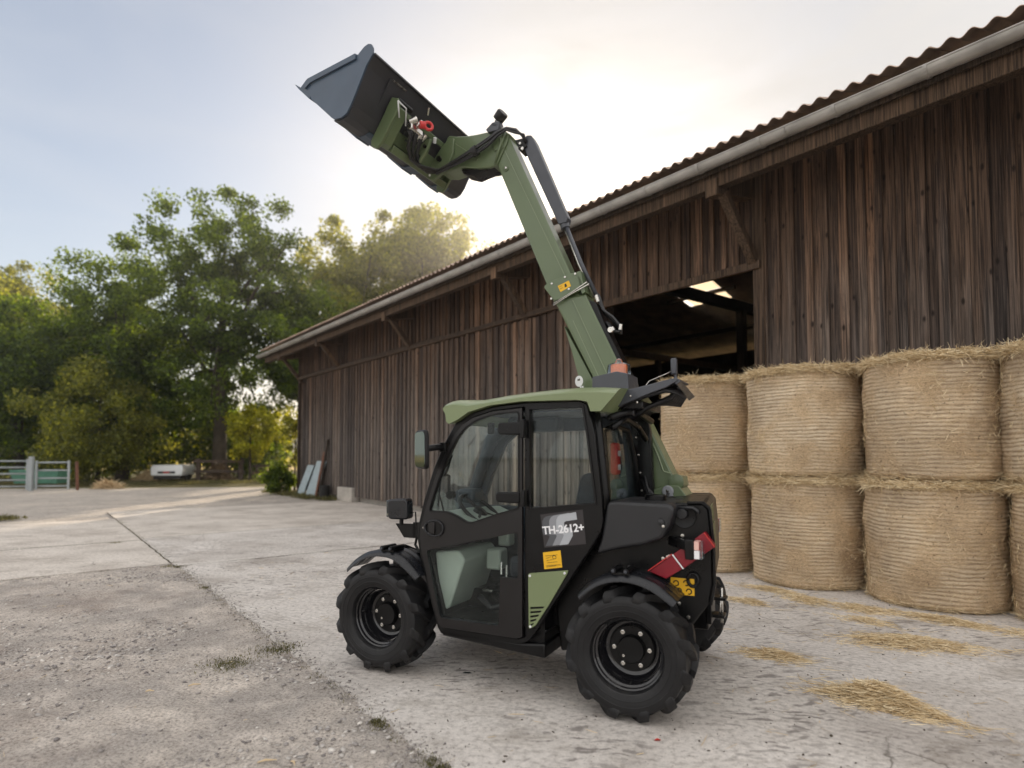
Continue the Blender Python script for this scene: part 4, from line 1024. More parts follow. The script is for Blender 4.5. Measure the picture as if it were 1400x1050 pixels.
M['decal_bg'] = simple('decal_foil', (0.030, 0.026, 0.028), 0.42, var=0.03)
M['badge'] = simple('white_badge', (0.72, 0.73, 0.74), 0.4, var=0.03)
M['palegreen'] = simple('console_pale_green', (0.44, 0.50, 0.44), 0.55, var=0.05)
M['darkblue'] = simple('cab_trim_dark', (0.022, 0.032, 0.045), 0.5, var=0.1)
M['seat'] = simple('seat_cloth', (0.03, 0.035, 0.045), 0.85, var=0.2, scale=30)
M['pink'] = simple('tail_lens_pink', (0.80, 0.50, 0.44), 0.3, coat=0.5, var=0.05)
M['orange'] = simple('amber_lens', (1.0, 0.22, 0.04), 0.25, coat=0.6, var=0.05)

def tyre_mat():
    m, nt, b = mat('tyre_rubber', (0.018, 0.018, 0.020), 0.62, spec=0.4)
    oc = objco(nt)
    c = ramp(nt, noise_n(nt, oc, 7, 6, .65), [(.35, (0.006, 0.006, 0.007)), (.6, (0.011, 0.011, 0.012)), (.82, (0.045, 0.042, 0.038))])
    nt.links.new(c, b.inputs['Base Color'])
    nt.links.new(ramp(nt, noise_n(nt, oc, 12, 5), [(.3, (.42,) * 3), (.7, (.65,) * 3)]), b.inputs['Roughness'])
    bump(nt, b, noise_n(nt, oc, 140, 3), .25, .002)
    return m
M['tyre'] = tyre_mat()
def glass_mat(name, tint, refl=1.0, dark=0.0):
    m = bpy.data.materials.new(name); m.use_nodes = True; nt = m.node_tree
    for n in list(nt.nodes): nt.nodes.remove(n)
    o = nt.nodes.new('ShaderNodeOutputMaterial'); t = nt.nodes.new('ShaderNodeBsdfTransparent'); t.inputs[0].default_value = (*tint, 1)
    g_ = nt.nodes.new('ShaderNodeBsdfGlossy'); g_.inputs['Roughness'].default_value = 0.02; g_.inputs[0].default_value = (.9, .95, 1, 1)
    f = nt.nodes.new('ShaderNodeFresnel'); f.inputs[0].default_value = 1.5
    mr = nt.nodes.new('ShaderNodeMath'); mr.operation = 'MULTIPLY'; mr.inputs[1].default_value = refl; nt.links.new(f.outputs[0], mr.inputs[0])
    d_ = nt.nodes.new('ShaderNodeBsdfDiffuse'); d_.inputs[0].default_value = (.18, .24, .22, 1)
    x0 = nt.nodes.new('ShaderNodeMixShader'); x0.inputs[0].default_value = dark
    nt.links.new(t.outputs[0], x0.inputs[1]); nt.links.new(d_.outputs[0], x0.inputs[2])
    x = nt.nodes.new('ShaderNodeMixShader'); nt.links.new(mr.outputs[0], x.inputs[0]); nt.links.new(x0.outputs[0], x.inputs[1]); nt.links.new(g_.outputs[0], x.inputs[2])
    nt.links.new(x.outputs[0], o.inputs[0]); return m
M['glass'] = glass_mat('cab_glass', (0.945, 0.972, 0.962), 0.42, 0.008)
M['clear'] = glass_mat('clear_lens', (0.9, 0.92, 0.92), 1.6, 0.12)
M['mirror'] = mat('mirror_glass', (0.13, 0.17, 0.16), 0.05, 1.0)[0]  # dark greenish tint stands in for trees reflected in the mirror

TO = (0.92930152, 4.00826237, 0.0)
th = empty('telehandler', TO, R(180 - 26.7))
tag(th, 'green and black compact telehandler with cab, its boom raised and a dark bucket held high', 'telehandler')

def P(name, mb, m, parent=None, bevel=0, smooth=False, auto=None, seg=2):
    return mb.build(name, M[m], parent or th, smooth, bevel, auto, seg)
def inset(poly, d):
    n = len(poly); a = sum(poly[i][0] * poly[(i + 1) % n][1] - poly[(i + 1) % n][0] * poly[i][1] for i in range(n))
    s = 1 if a > 0 else -1; out = []
    for i in range(n):
        p0, p1, p2 = (Vector(poly[i - 1]), Vector(poly[i]), Vector(poly[(i + 1) % n]))
        e1 = (p1 - p0).normalized(); e2 = (p2 - p1).normalized(); n1 = Vector((-e1.y, e1.x)) * s; n2 = Vector((-e2.y, e2.x)) * s
        b_ = (n1 + n2); k = max(.35, b_.length_squared / 2); b_ = b_ / k
        q = p1 + b_ * d; out.append((q.x, q.y))
    return out
def rnd_poly(poly, r, n=4):
    out = []; m = len(poly)
    for i in range(m):
        p0, p1, p2 = Vector(poly[i - 1]), Vector(poly[i]), Vector(poly[(i + 1) % m])
        rr = min(r, (p1 - p0).length * .45, (p2 - p1).length * .45)
        a = p1 + (p0 - p1).normalized() * rr; b_ = p1 + (p2 - p1).normalized() * rr
        for k in range(n + 1):
            t = k / n; q = a * (1 - t) ** 2 + p1 * 2 * t * (1 - t) + b_ * t * t; out.append((q.x, q.y))
    return out

# ---------------- wheels
def tyre_mesh(sg):
    mb = MB()
    prof = [(.196, -.05), (.198, -.105), (.206, -.118), (.225, -.127), (.25, -.133), (.28, -.135), (.303, -.131), (.316, -.120), (.323, -.095), (.326, -.04), (.327, 0)]
    prof = prof + [(r, -y) for r, y in prof[-2::-1]]
    mb.lathe([(r, y) for r, y in prof], (0, 0, 0), (0, 1, 0), 72)
    mb.lathe([(.236, .1305), (.240, .1335), (.244, .1325)], (0, 0, 0), (0, 1, 0), 72); mb.lathe([(.268, .1345), (.271, .1370), (.274, .1348)], (0, 0, 0), (0, 1, 0), 72)
    NL = 12
    for side in (1, -1):
        for k in range(NL):
            th0 = 2 * math.pi * (k + (.5 if side < 0 else 0)) / NL
            loops = []
            path = [(-.006, 0.0, .358, .322, .042), (.030, .060, .3595, .322, .042), (.062, .135, .360, .322, .044), (.092, .215, .3585, .319, .048), (.117, .275, .353, .314, .056), (.131, .31, .334, .306, .060), (.1365, .325, .310, .292, .058), (.134, .33, .292, .286, .042)]
            for y, dth, rt, rb, w in path:
                a = th0 - sg * dth; hw = w / 2 / .35; L = []
                for (r_, off) in ((rb, -hw * 1.35), (rt, -hw * .85), (rt, hw * .85), (rb, hw * 1.35)):
                    yy = y if r_ == rt else min(y, .128)
                    L.append((r_ * math.cos(a + off), side * yy, r_ * math.sin(a + off)))
                loops.append(L)
            mb.loft(loops)
    me = mb.mesh('tyre', M['tyre'], smooth=True); me.set_sharp_from_angle(angle=R(32)); return me
tyre_a, tyre_b = tyre_mesh(1), tyre_mesh(-1)
rimb = MB().lathe([(.190, -.11), (.212, -.116), (.212, -.108), (.19, -.09), (.170, -.03), (.168, .02), (.176, .058), (.186, .066), (.189, .082), (.196, .088), (.199, .102), (.206, .110), (.2085, .1195), (.215, .121), (.219, .116), (.217, .108), (.205, .100)], (0, 0, 0), (0, 1, 0), 72)
rimb.lathe([(.169, .030), (.165, .024), (.160, -.012), (.150, -.030), (.138, -.036), (.0, -.036)], (0, 0, 0), (0, 1, 0), 60)
rim_me = rimb.mesh('rim', M['rim'], smooth=True); rim_me.set_sharp_from_angle(angle=R(28))
hub_me = MB().lathe([(.128, -.036), (.128, -.024), (.124, -.020), (.078, -.020), (.076, .004), (.070, .012), (.0, .013)], (0, 0, 0), (0, 1, 0), 40).mesh('hub', M['black'], smooth=True); hub_me.set_sharp_from_angle(angle=R(28))
bolt_me = MB().lathe([(.0125, -.002), (.0125, .008), (.0085, .009), (.0085, .004), (0, .004)], (0, 0, 0), (0, 1, 0), 12).mesh('bolt', M['chrome'], smooth=True); bolt_me.set_sharp_from_angle(angle=R(30))
valve_me = MB().lathe([(.010, 0), (.012, .012), (.006, .014), (.006, .034), (0, .035)], (0, 0, 0), (0, 1, 0), 10).mesh('valve', M['black'], smooth=True)
def wheel(x, y, steer, spin):
    sg = 1 if y > 0 else -1
    w = empty('wheel', (x, y, .357), R(steer) + (0 if sg > 0 else math.pi), th)
    w.rotation_mode = 'ZYX' if False else 'XYZ'
    t = inst('tyre', tyre_a if sg > 0 else tyre_b, w, (0, 0, 0), (0, spin, 0)); inst('rim', rim_me, w); inst('hub', hub_me, w)
    for k in range(6):
        a = math.pi / 3 * k + spin * 2
        inst('bolt', bolt_me, w, (.100 * math.cos(a), -.019, .100 * math.sin(a)))
    inst('bolt', bolt_me, w, (.04 * math.cos(spin), .012, -.035 * math.cos(spin)), scl=(.6, .4, .6)) if sg > 0 else None
    inst('valve', valve_me, w, (.172 * math.cos(spin * 3 - 1.6), .02, .172 * math.sin(spin * 3 - 1.6)))
    return w
YW = .588
wheel(0, YW, 3, .0); wheel(1.70, YW, 0, .55); wheel(0, -YW, 0, .8); wheel(1.70, -YW, 0, 1.4)
for x in (0, 1.70):
    a = MB().tube([(x, -.52, .357), (x, .52, .357)], .065, 14).box(x - .12, x + .12, -.12, .12, .26, .46)
    P('axle', a, 'black', bevel=.01)

# ---------------- fenders: ribbed arcs
def fender(path, y_in, y_out, ribs=5):
    mb = MB(); loops = []
    pv = [Vector((p[0], p[1])) for p in path]
    # resample smooth
    fine = []
    for i in range(len(pv) - 1):
        p0, p1, p2, p3 = pv[max(i - 1, 0)], pv[i], pv[i + 1], pv[min(i + 2, len(pv) - 1)]
        for k in range(5):
            t = k / 5; fine.append(.5 * ((2 * p1) + (p2 - p0) * t + (2 * p0 - 5 * p1 + 4 * p2 - p3) * t * t + (3 * p1 - p0 - 3 * p2 + p3) * t ** 3))
    fine.append(pv[-1]); n = len(fine)
    for i, p in enumerate(fine):
        d = (fine[min(i + 1, n - 1)] - fine[max(i - 1, 0)]).normalized(); nn = Vector((-d.y, d.x)); nn = nn if nn.y > 0 else -nn
        e = min(1, min(i, n - 1 - i) / 4.0); wy = y_out - (1 - e) * .012
        top = []; K = 26
        for k in range(K + 1):
            t = k / K; y = wy + (y_in - wy) * t
            h = .018 * min(1, t / .12) + (.006 * max(0, math.sin((t - .1) * math.pi * 2 * 3.5)) if .1 < t < .95 else 0) * e - (.01 if k == 0 else 0)
            top.append((y, h))
        L = [(p.x + nn.x * h, y, p.y + nn.y * h) for y, h in top] + [(p.x + nn.x * (h - .007), y, p.y + nn.y * (h - .007)) for y, h in top[::-1]]
        loops.append(L)
    mb.loft(loops); return mb
FF = [(1.94, .655), (1.848, .722), (1.758, .768), (1.647, .787), (1.539, .775), (1.443, .722), (1.36, .650)]
FR = [(.262, .645), (.174, .722), (.073, .764), (-.043, .771), (-.163, .736), (-.271, .660)]
P('front_fender', fender(FF, .50, .74), 'fender', smooth=True, auto=50); P('rear_fender', fender(FR, .50, .74), 'fender', smooth=True, auto=50)
P('front_fender', fender(FF, -.50, -.74), 'fender', smooth=True, auto=50); P('rear_fender', fender(FR, -.50, -.74), 'fender', smooth=True, auto=50)
for (x, z, y) in ((1.60, .825, .66), (.02, .812, .66), (1.60, .825, -.62), (.02, .812, -.62)):
    c = MB().box(x - .05, x + .05, y - .06, y + .06, z - .025, z - .01)
    for dx in (-.035, .035): c.tube([(x + dx, y - .07, z), (x + dx, y + .075, z)], .016, 10)
    c.beam((x, y - .12, z - .01), (x - .02, y - .24 * (1 if y > 0 else -1), z - .06), .03, .03)
    P('fender_clamp', c, 'black', bevel=.003)
    for dx in (-.035, .035):
        MB().lathe([(.009, 0), (.009, .006), (0, .007)], (x + dx, y + .075, z), (0, 1, 0), 10).build('clamp_bolt', M['steelgrey'], th)
# front bracket tube of fender
P('fender_stay', MB().tube([(1.50, .52, .77), (1.42, .52, .80), (1.36, .54, .74)], .014, 8), 'black')

# ---------------- chassis
c = MB().box(-.06, 1.80, -.28, .28, .30, .52).box(-.34, -.05, -.10, .10, .38, .68)
c.prism([(.60, .31), (1.22, .29), (1.25, .34), (1.25, .40), (.5, .40)], -.30, .60)
P('chassis', c, 'black', bevel=.01)
P('step_sill', MB().prism([(1.235, .325), (.66, .315), (.50, .33), (.50, .245), (.60, .25), (1.215, .285)], .38, .64), 'black', bevel=.012)
P('side_skirt', MB().prism([(.52, .26), (.52, .62), (.60, .40), (.58, .26)], .20, .60), 'black')
# body between cab and rear wheel arch, rear hood
hood = MB()
prof = [(.46, .26), (.50, .60), (.30, .95), (.12, 1.12), (-.222, 1.172), (-.385, 1.176), (-.415, 1.14), (-.432, .95), (-.434, .74), (-.415, .64), (-.30, .48), (-.22, .44), (.0, .56), (.2, .45), (.36, .27)]
far = [(x + ((.11 if z > .7 else .34) if x < -.2 else 0), z) for x, z in prof]
hood.prism(prof, .465, .50)
hprof = [(.40, .30), (.46, .60), (.30, .95), (.12, 1.12), (-.222, 1.172), (-.385, 1.176), (-.415, 1.14), (-.432, .95), (-.434, .74), (-.40, .68), (-.20, .66), (.10, .58), (.25, .45), (.32, .30)]
hood.loft([[(x, .466, z) for x, z in hprof], [(x + (.11 if x < -.15 else 0), -.50, z) for x, z in hprof]])
P('rear_body', hood, 'black', bevel=.012)
# outer rear plate edge lip and green and beige strips on the rear face
rim_ = MB(); pp = [(-.30, 1.178), (-.39, 1.182), (-.422, 1.15), (-.44, .95), (-.442, .74), (-.422, .63)]
for i in range(len(pp) - 1): rim_.beam((pp[i][0], .503, pp[i][1]), (pp[i + 1][0], .503, pp[i + 1][1]), .014, .02, (0, 1, 0))
P('plate_edge', rim_, 'black', bevel=.003)
def rface(y0, y1, z0, z1, m, nm, off=.004):
    def X(y, z): return -.436 + .11 * (.5 - y) - off - (.0 if z < .95 else -(z - .95) * .08)
    b_ = MB().loft([[(X(y0, z0), y0, z0), (X(y1, z0), y1, z0), (X(y1, z1), y1, z1), (X(y0, z1), y0, z1)],
                    [(X(y0, z0) + .006, y0, z0), (X(y1, z0) + .006, y1, z0), (X(y1, z1) + .006, y1, z1), (X(y0, z1) + .006, y0, z1)]])
    P(nm, b_, m)
rface(.44, .18, 1.07, 1.155, 'green', 'rear_green_panel'); rface(.47, .38, .90, 1.06, 'badge', 'rear_label'); rface(.44, .34, .74, .82, 'green_lite', 'rear_reflector'); rface(.36, .15, .90, 1.05, 'green', 'rear_green_panel')
# round knobs, latch and hooks on the rear plate
for (x, z, r) in ((-.274, 1.115, .030), (-.183 - .0, .0, 0),):
    if r: P('plug_recess', MB().lathe([(r * 2.2, 0), (r * 2.1, .004), (r * 1.9, .002), (0, .002)], (x - .01, .500, z - .015), (0, 1, 0), 28), 'black', smooth=True, auto=30); P('plug', MB().lathe([(r, 0), (r, .02), (r * .85, .026), (0, .026)], (x, .503, z), (0, 1, 0), 24), 'tank', smooth=True, auto=30)
P('latch', MB().tube([(-.245, .515, 1.150), (-.335, .515, 1.150), (-.358, .515, 1.135), (-.36, .515, 1.12)], .010, 8), 'tank', smooth=True)
P('hook_ring', MB().tube([(-.328 + .028 * math.cos(a), .512, .757 + .036 * math.sin(a)) for a in np.linspace(0, 6.28, 17)], .010, 7), 'black', smooth=True)
for (x, z) in ((-.273, .994), (-.19, .87), (-.20, .875), (-.165, .86), (-.25, .62), (-.3, .55)):
    MB().lathe([(.010, 0), (.010, .008), (0, .009)], (x, .500, z), (0, 1, 0), 10).build('bolt', M['chrome'], th)
# tow hitch
P('hitch', MB().box(-.43, -.34, -.01, .08, .455, .475).box(-.44, -.34, -.01, .08, .56, .58).box(-.36, -.33, -.04, .11, .42, .62), 'black', bevel=.004)
P('hitch_pin', MB().tube([(-.41, .035, .42), (-.41, .035, .63)], .010, 10).tube([(-.40, .06, .45), (-.41, .075, .58)], .005, 8), 'chrome', smooth=True)
# tank
tk = [(.127, 1.150), (.118, 1.176), (.06, 1.182), (-.228, 1.176), (-.258, 1.150), (-.23, 1.06), (-.186, .985), (-.085, .945), (.05, .915), (.19, .875), (.16, .96)]
P('fuel_tank', MB().prism(tk, .20, .625), 'tank', bevel=.028, seg=4)
P('tank_cap', MB().lathe([(.062, 0), (.062, .028), (.056, .034), (0, .034)], (-.10, .40, 1.176), (0, 0, 1), 28), 'black', smooth=True, auto=30)
P('tank_bolt', MB().lathe([(.020, 0), (.018, .01), (.009, .012), (0, .014)], (-.183, .624, 1.075), (0, 1, 0), 16), 'tank', smooth=True, auto=30)
MB().lathe([(.008, 0), (.008, .008), (0, .009)], (-.196, .626, 1.055), (0, 1, 0), 10).build('bolt', M['chrome'], th)
# red marker bars
P('red_marker_bar', MB().prism([(-.105, .796), (-.234, .898), (-.290, .828), (-.198, .763)], .515, .585), 'red', bevel=.004)
P('red_marker_bar', MB().prism([(-.238, .901), (-.401, 1.028), (-.455, .954), (-.294, .828)], .515, .585), 'red', bevel=.004)
P('marker_joint', MB().beam((-.2345, .588, .900), (-.2925, .588, .826), .007, .004, (0, 1, 0)), 'white_print')
P('marker_edge', MB().beam((-.10, .590, .800), (-.232, .590, .902), .005, .004, (0, 1, 0)).beam((-.403, .590, 1.028), (-.457, .590, .954), .005, .004, (0, 1, 0)), 'red_cap')
# tail lights
def tail(y, x0):
    s = 1 if y > 0 else -1
    P('light_arm', MB().beam((x0 + .16, y - .12 * s, .965), (x0 + .03, y, .955), .04, .05).box(x0 + .01, x0 + .055, y - .035, y + .035, .89, .995), 'black', bevel=.006)
    r_ = empty('tail_light', (0, 0, 0), 0, th)
    MB().box(x0 - .035, x0 - .024, y - .035, y + .035, .895, .990).build('lens', M['clear'], r_, bevel=.003)
    MB().box(x0 - .020, x0 + .006, y - .034, y + .034, .897, .94).build('reflector', M['white_print'], r_)
    MB().box(x0 - .018, x0 + .006, y - .034, y + .034, .943, .988).build('bulb_shade', M['pink'], r_)
    MB().box(x0 - .025, x0 + .006, y - .008, y + .008, .90, .985).build('divider', M['red_cap'], r_)
tail(.63, -.37); tail(-.60, -.285)
# yellow plate with pictograms on the rear
P('yellow_label', MB().box(-.334, -.205, .501, .505, .669, .76), 'yellow')
for x, z in ((-.235, .73), (-.29, .735), (-.25, .69), (-.305, .69)):
    MB().tube([(x + .014 * math.cos(a), .506, z + .014 * math.sin(a)) for a in np.linspace(0, 5, 9)], .0035, 4).build('pictogram', M['ink'], th)

# ---------------- cab
outer = [(1.125, 1.645), (1.215, 1.510), (1.292, 1.350), (1.365, 1.149), (1.408, .986), (1.418, .90), (1.395, .78), (1.304, .475), (1.255, .335), (1.23, .300), (1.19, .292),
         (.664, .305), (.605, .335), (.55, .410), (.47, .535), (.32, .755), (.205, .925), (.158, 1.0), (.142, 1.067), (.149, 1.19), (.172, 1.40), (.188, 1.565), (.232, 1.735), (.28, 1.756), (.60, 1.760), (.85, 1.742), (1.0, 1.708), (1.075, 1.675)]
door = [(.640, 1.725), (.85, 1.708), (.98, 1.675), (1.06, 1.632), (1.115, 1.575), (1.195, 1.440), (1.262, 1.300), (1.332, 1.110), (1.376, .965), (1.380, .90), (1.365, .80), (1.277, .49), (1.235, .365), (1.21, .345), (.68, .345), (.640, .36)]
rwin = [(.600, 1.718), (.262, 1.722), (.235, 1.55), (.185, 1.165), (.600, 1.118)]
glass_u = rnd_poly([(.668, 1.700), (.84, 1.688), (.955, 1.655), (1.035, 1.610), (1.095, 1.545), (1.170, 1.410), (1.238, 1.265), (1.303, 1.080), (1.17, 1.081), (1.10, 1.058), (1.03, 1.022), (.985, 1.022), (.82, 1.080), (.668, 1.124)], .018)
glass_l = rnd_poly([(1.33, .822), (.669, .975), (.669, .701), (.790, .699), (.799, .404), (1.222, .404)], .02)
cf = MB().plate(outer, [inset(door, -.006), inset(rwin, .004)], .585, .640)
P('cab_frame', cf, 'black', bevel=.006)
dr = empty('cab_door', (0, 0, 0), 0, th)
MB().plate(door, [glass_u, glass_l], .640, .662).build('door_panel', M['black_plate'], dr, bevel=.004)
MB().plate(inset(glass_u, -.004), [], .640, .650).build('pane', M['glass'], dr)
MB().plate(inset(glass_l, -.004), [], .640, .650).build('pane', M['glass'], dr)
seal = MB(); gu = inset(glass_u, -.006)
for i in range(len(gu)):
    a, b_ = gu[i], gu[(i + 1) % len(gu)]; seal.beam((a[0], .6635, a[1]), (b_[0], .6635, b_[1]), .006, .007, (0, 1, 0))
seal.build('window_seal', M['black'], dr)
hd = MB(); N_ = 28
ell = lambda rx, rz, cx=1.262, cz=.969: [(cx + rx * math.cos(2 * math.pi * k / N_) * (1 + .10 * math.cos(2 * math.pi * k / N_)), cz + rz * math.sin(2 * math.pi * k / N_)) for k in range(N_)]
hd.plate(ell(.078, .056), [ell(.064, .044)], .662, .674).build('handle_ring', M['fender'], dr, bevel=.003)
MB().prism(ell(.064, .044), .6622, .6626).build('handle_recess', M['black'], dr)
MB().box(1.262, 1.312, .663, .672, .930, 1.008).build('handle_paddle', M['black_plate'], dr, bevel=.004)
MB().lathe([(.006, 0), (.006, .004), (0, .004)], (1.352, .662, .968), (0, 1, 0), 10).build('lock', M['chrome'], dr)
P('rear_side_window', MB().plate(inset(rwin, -.002), [], .618, .628), 'glass')
rs = MB()
for i in range(5):
    a, b_ = inset(rwin, -.004)[i], inset(rwin, -.004)[(i + 1) % 5]; rs.beam((a[0], .643, a[1]), (b_[0], .643, b_[1]), .012, .010, (0, 1, 0))
P('window_seal', rs, 'black')
for z0, z1, x0, x1 in ((1.560, 1.640, .625, .785), (1.152, 1.220, .635, .800)):
    P('door_hinge', MB().prism(rnd_poly([(x0, z0), (x1, z0 + .004), (x1, z1 - .004), (x0, z1)], .022), .664, .705), 'black', bevel=.008)
    P('hinge_knuckle', MB().box(.605, .632, .660, .712, z0 - .018, z1 + .012), 'black', bevel=.005)
# quarter panel trim
P('quarter_seam', MB().beam((.625, .6425, 1.112), (.205, .6425, 1.158), .006, .006, (0, 1, 0)), 'fender')
P('decal_foil', MB().prism([(.529, 1.087), (.262, 1.128), (.243, .932), (.503, .893)], .6405, .6415), 'decal_bg')
logo = [(.303, 1.112), (.296, 1.069), (.366, 1.056), (.377, 1.048), (.376, 1.023), (.334, 1.019), (.323, .999), (.324, .973), (.352, .924), (.406, .915), (.379, .972), (.382, .98), (.418, .981), (.426, .999), (.426, 1.06), (.416, 1.08), (.402, 1.09)]
for k, (m_, dx) in enumerate((('grey3', .090), ('grey2', .045), ('grey1', 0))):
    P('letter_mark', MB().prism([(x + dx, z - dx * .14) for x, z in logo], .6418 + k * .0006, .6423 + k * .0006), m_)
tcu = bpy.data.curves.new('lettering', 'FONT'); tcu.body = 'TH-2612+'; tcu.size = .058; tcu.extrude = .0006; tcu.offset = .0016; tcu.space_character = 0.97
to = bpy.data.objects.new('lettering', tcu); COL.objects.link(to); to.parent = th; tcu.materials.append(M['white_print'])
ang = math.atan2(1.044 - 1.006, .247)
to.matrix_local = Matrix.Translation((.510, .6448, .972)) @ Matrix(((-1, 0, 0, 0), (0, 0, 1, 0), (0, 1, 0, 0), (0, 0, 0, 1))) @ Matrix.Rotation(R(7.5), 4, 'Z')
bpy.context.view_layer.update()
wd = to.dimensions.x; to.scale = (.262 / max(wd, .01),) * 3 if wd > 0 else (1, 1, 1)
bpy.context.view_layer.update()
lme = bpy.data.meshes.new_from_object(to.evaluated_get(bpy.context.evaluated_depsgraph_get())); lmx = to.matrix_local.copy(); bpy.data.objects.remove(to)
lo = bpy.data.objects.new('lettering', lme); COL.objects.link(lo); lo.parent = th; lo.matrix_local = lmx
ys = empty('warning_label', (0, 0, 0), 0, th)
MB().prism([(.513, .864), (.401, .885), (.39, .787), (.504, .767)], .6405, .6415).build('label_face', M['yellow'], ys)
MB().prism([(.502, .845), (.412, .861), (.403, .806), (.495, .790)], .6416, .6420).prism([(.494, .838), (.420, .851), (.412, .812), (.488, .798)], .6421, .6422).build('label_frame', M['yellow'], ys)
for k, (z, a, b_) in enumerate(((.846, .495, .42), (.832, .49, .46), (.818, .49, .445), (.806, .485, .42), (.79, .49, .40), (.782, .49, .43))):
    MB().beam((a, .6424, z), (b_, .6424, z + .012), .0016, .003, (0, 1, 0)).build('label_text', M['ink'], ys)
MB().tube([(.44 + .012 * math.cos(a), .6424, .842 + .010 * math.sin(a)) for a in np.linspace(0, 6.28, 10)], .0016, 4).build('pictogram', M['ink'], ys)
gp = [(.606, .735), (.350, .775), (.354, .760), (.474, .560), (.560, .432), (.602, .407)]
slots = []
for k in range(5):
    z = .538 - k * .0255; xr = .502 + (.538 - z) * .64; slots.append(rnd_poly([(.594, z), (xr, z + .014), (xr + .006, z + .001), (.594, z - .013)], .005, 2))
P('green_vent_panel', MB().plate(rnd_poly(gp, .012), slots, .641, .650), 'lit_green', bevel=.002)
for x, z in ((.594, .722), (.372, .757), (.592, .424), (.60 - .1, .74 - .0)):
    if (x, z) != (.5, .74): MB().lathe([(.008, 0), (.007, .004), (0, .005)], (x, .650, z), (0, 1, 0), 12).build('screw', M['badge'], th)
# roof
rf = [(1.192, 1.736), (1.175, 1.752), (1.115, 1.760), (1.06, 1.752), (1.007, 1.747), (.902, 1.756), (.75, 1.774), (.6, 1.786), (.42, 1.797), (.274, 1.800), (.15, 1.796), (.044, 1.786), (.134, 1.690), (.195, 1.690), (.215, 1.745), (.274, 1.758), (.634, 1.763), (.85, 1.746), (1.0, 1.710), (1.087, 1.660), (1.145, 1.638), (1.165, 1.655), (1.17, 1.70)]
def rloop(y, up, sc=1.0): return [(.6 + (x - .6) * sc, y, z + (up if i < 12 else 0)) for i, (x, z) in enumerate(rf)]
ro = MB().loft([rloop(.690, 0), rloop(.675, .010), rloop(.60, .036), rloop(.30, .060), rloop(.0, .040), rloop(-.15, 0)])
P('cab_roof', ro, 'lit_green', smooth=True, auto=28)
P('roof_lamp', MB().prism([(1.185, 1.735), (1.165, 1.735), (1.150, 1.640), (1.175, 1.650)], .50, .66), 'black', bevel=.006)
# inner roof lining, far side, rear frame
P('roof_lining', MB().box(.25, 1.02, -.13, .585, 1.700, 1.712), 'darkblue')
far_out = [(1.14, 1.70), (1.25, 1.55), (1.36, 1.30), (1.46, 1.02), (1.43, .80), (1.30, .40), (1.2, .31), (.62, .31), (.40, .60), (.16, .95), (.15, 1.2), (.20, 1.70)]
far_win = [(1.05, 1.60), (1.15, 1.52), (1.255, 1.30), (1.345, 1.06), (.30, 1.06), (.27, 1.62)]
P('far_cab_frame', MB().plate(far_out, [far_win], -.15, -.10), 'darkblue', bevel=.006)
P('far_window', MB().plate(inset(far_win, -.003), [], -.128, -.122), 'glass')
P('far_pillar', MB().tube([(1.44, -.08, 1.02), (1.385, -.08, 1.22), (1.29, -.08, 1.46), (1.235, -.06, 1.57), (1.10, -.03, 1.66), (.80, 0, 1.70)], [.045, .045, .045, .055, .06, .05], 12), 'darkblue', smooth=True)
P('pillar_foot', MB().prism(rnd_poly([(1.50, .98), (1.53, 1.16), (1.40, 1.20), (1.30, 1.13), (1.30, .98)], .03), -.12, .02), 'darkblue', bevel=.01)
P('roof_console', MB().box(.62, 1.0, .02, .16, 1.60, 1.70), 'darkblue', bevel=.02)
# windscreen and front cover
ws = [(1.412, .98), (1.367, 1.149), (1.294, 1.350), (1.217, 1.510), (1.127, 1.640)]
wsl = []
for y, bx in ((.60, 0), (.45, .035), (.2, .055), (-.02, .045), (-.12, .02)): wsl.append([(x + bx, y, z) for x, z in ws] + [(x + bx - .006, y, z) for x, z in ws[::-1]])
P('windscreen', MB().loft(wsl), 'glass')
P('front_cover', MB().loft([[(1.405, y, .975), (1.415, y, .90), (1.388, y, .76), (1.30, y, .47), (1.25, y, .34), (1.22, y, .36), (1.26, y, .50), (1.35, y, .80), (1.37, y, .96)] for y in (.585, -.14)]), 'black', bevel=.004)
P('wiper', MB().tube([(1.42, .30, 1.0), (1.395, .45, 1.25)], .006, 6).tube([(1.43, .38, 1.08), (1.33, .48, 1.38)], .008, 6), 'black')
# interior
P('floor', MB().box(.64, 1.26, -.10, .58, .372, .392), 'tank')
fl = MB()
for i in range(6):
    for j in range(4): fl.box(.84 + i * .045, .87 + i * .045, .30 + j * .06, .335 + j * .06, .392, .397)
P('floor_grip', fl, 'chrome')
P('front_console', MB().prism(rnd_poly([(1.33, .80), (1.15, .82), (1.10, .76), (1.22, .44), (1.28, .42)], .02), .10, .56), 'palegreen', bevel=.012)
P('dash_board', MB().prism([(1.40, .96), (1.41, 1.045), (1.18, 1.060), (1.05, 1.01), (1.10, .90)], -.09, .575), 'palegreen', bevel=.02)
P('lever_box', MB().box(.98, 1.09, .18, .30, .66, .80).box(.99, 1.08, .05, .15, .80, .93), 'palegreen', bevel=.015)
P('pedal', MB().box(1.05, 1.13, .2, .28, .50, .52).box(1.05, 1.12, .05, .12, .50, .52), 'chrome', bevel=.004)
P('floor_cable', MB().tube([(1.08, .4, .50), (.98, .42, .44), (.90, .4, .46), (.86, .38, .56)], .02, 8), 'tank', smooth=True)
P('chrome_levers', MB().tube([(.93, .3, .70), (.92, .32, .62)], .008, 6).tube([(.97, .3, .72), (.96, .32, .64)], .008, 6).tube([(.90, .3, .56), (.86, .34, .50)], .010, 6), 'chrome')
P('steering_column', MB().tube([(1.30, .30, .86), (1.16, .30, 1.03)], .035, 10), 'darkblue', smooth=True)
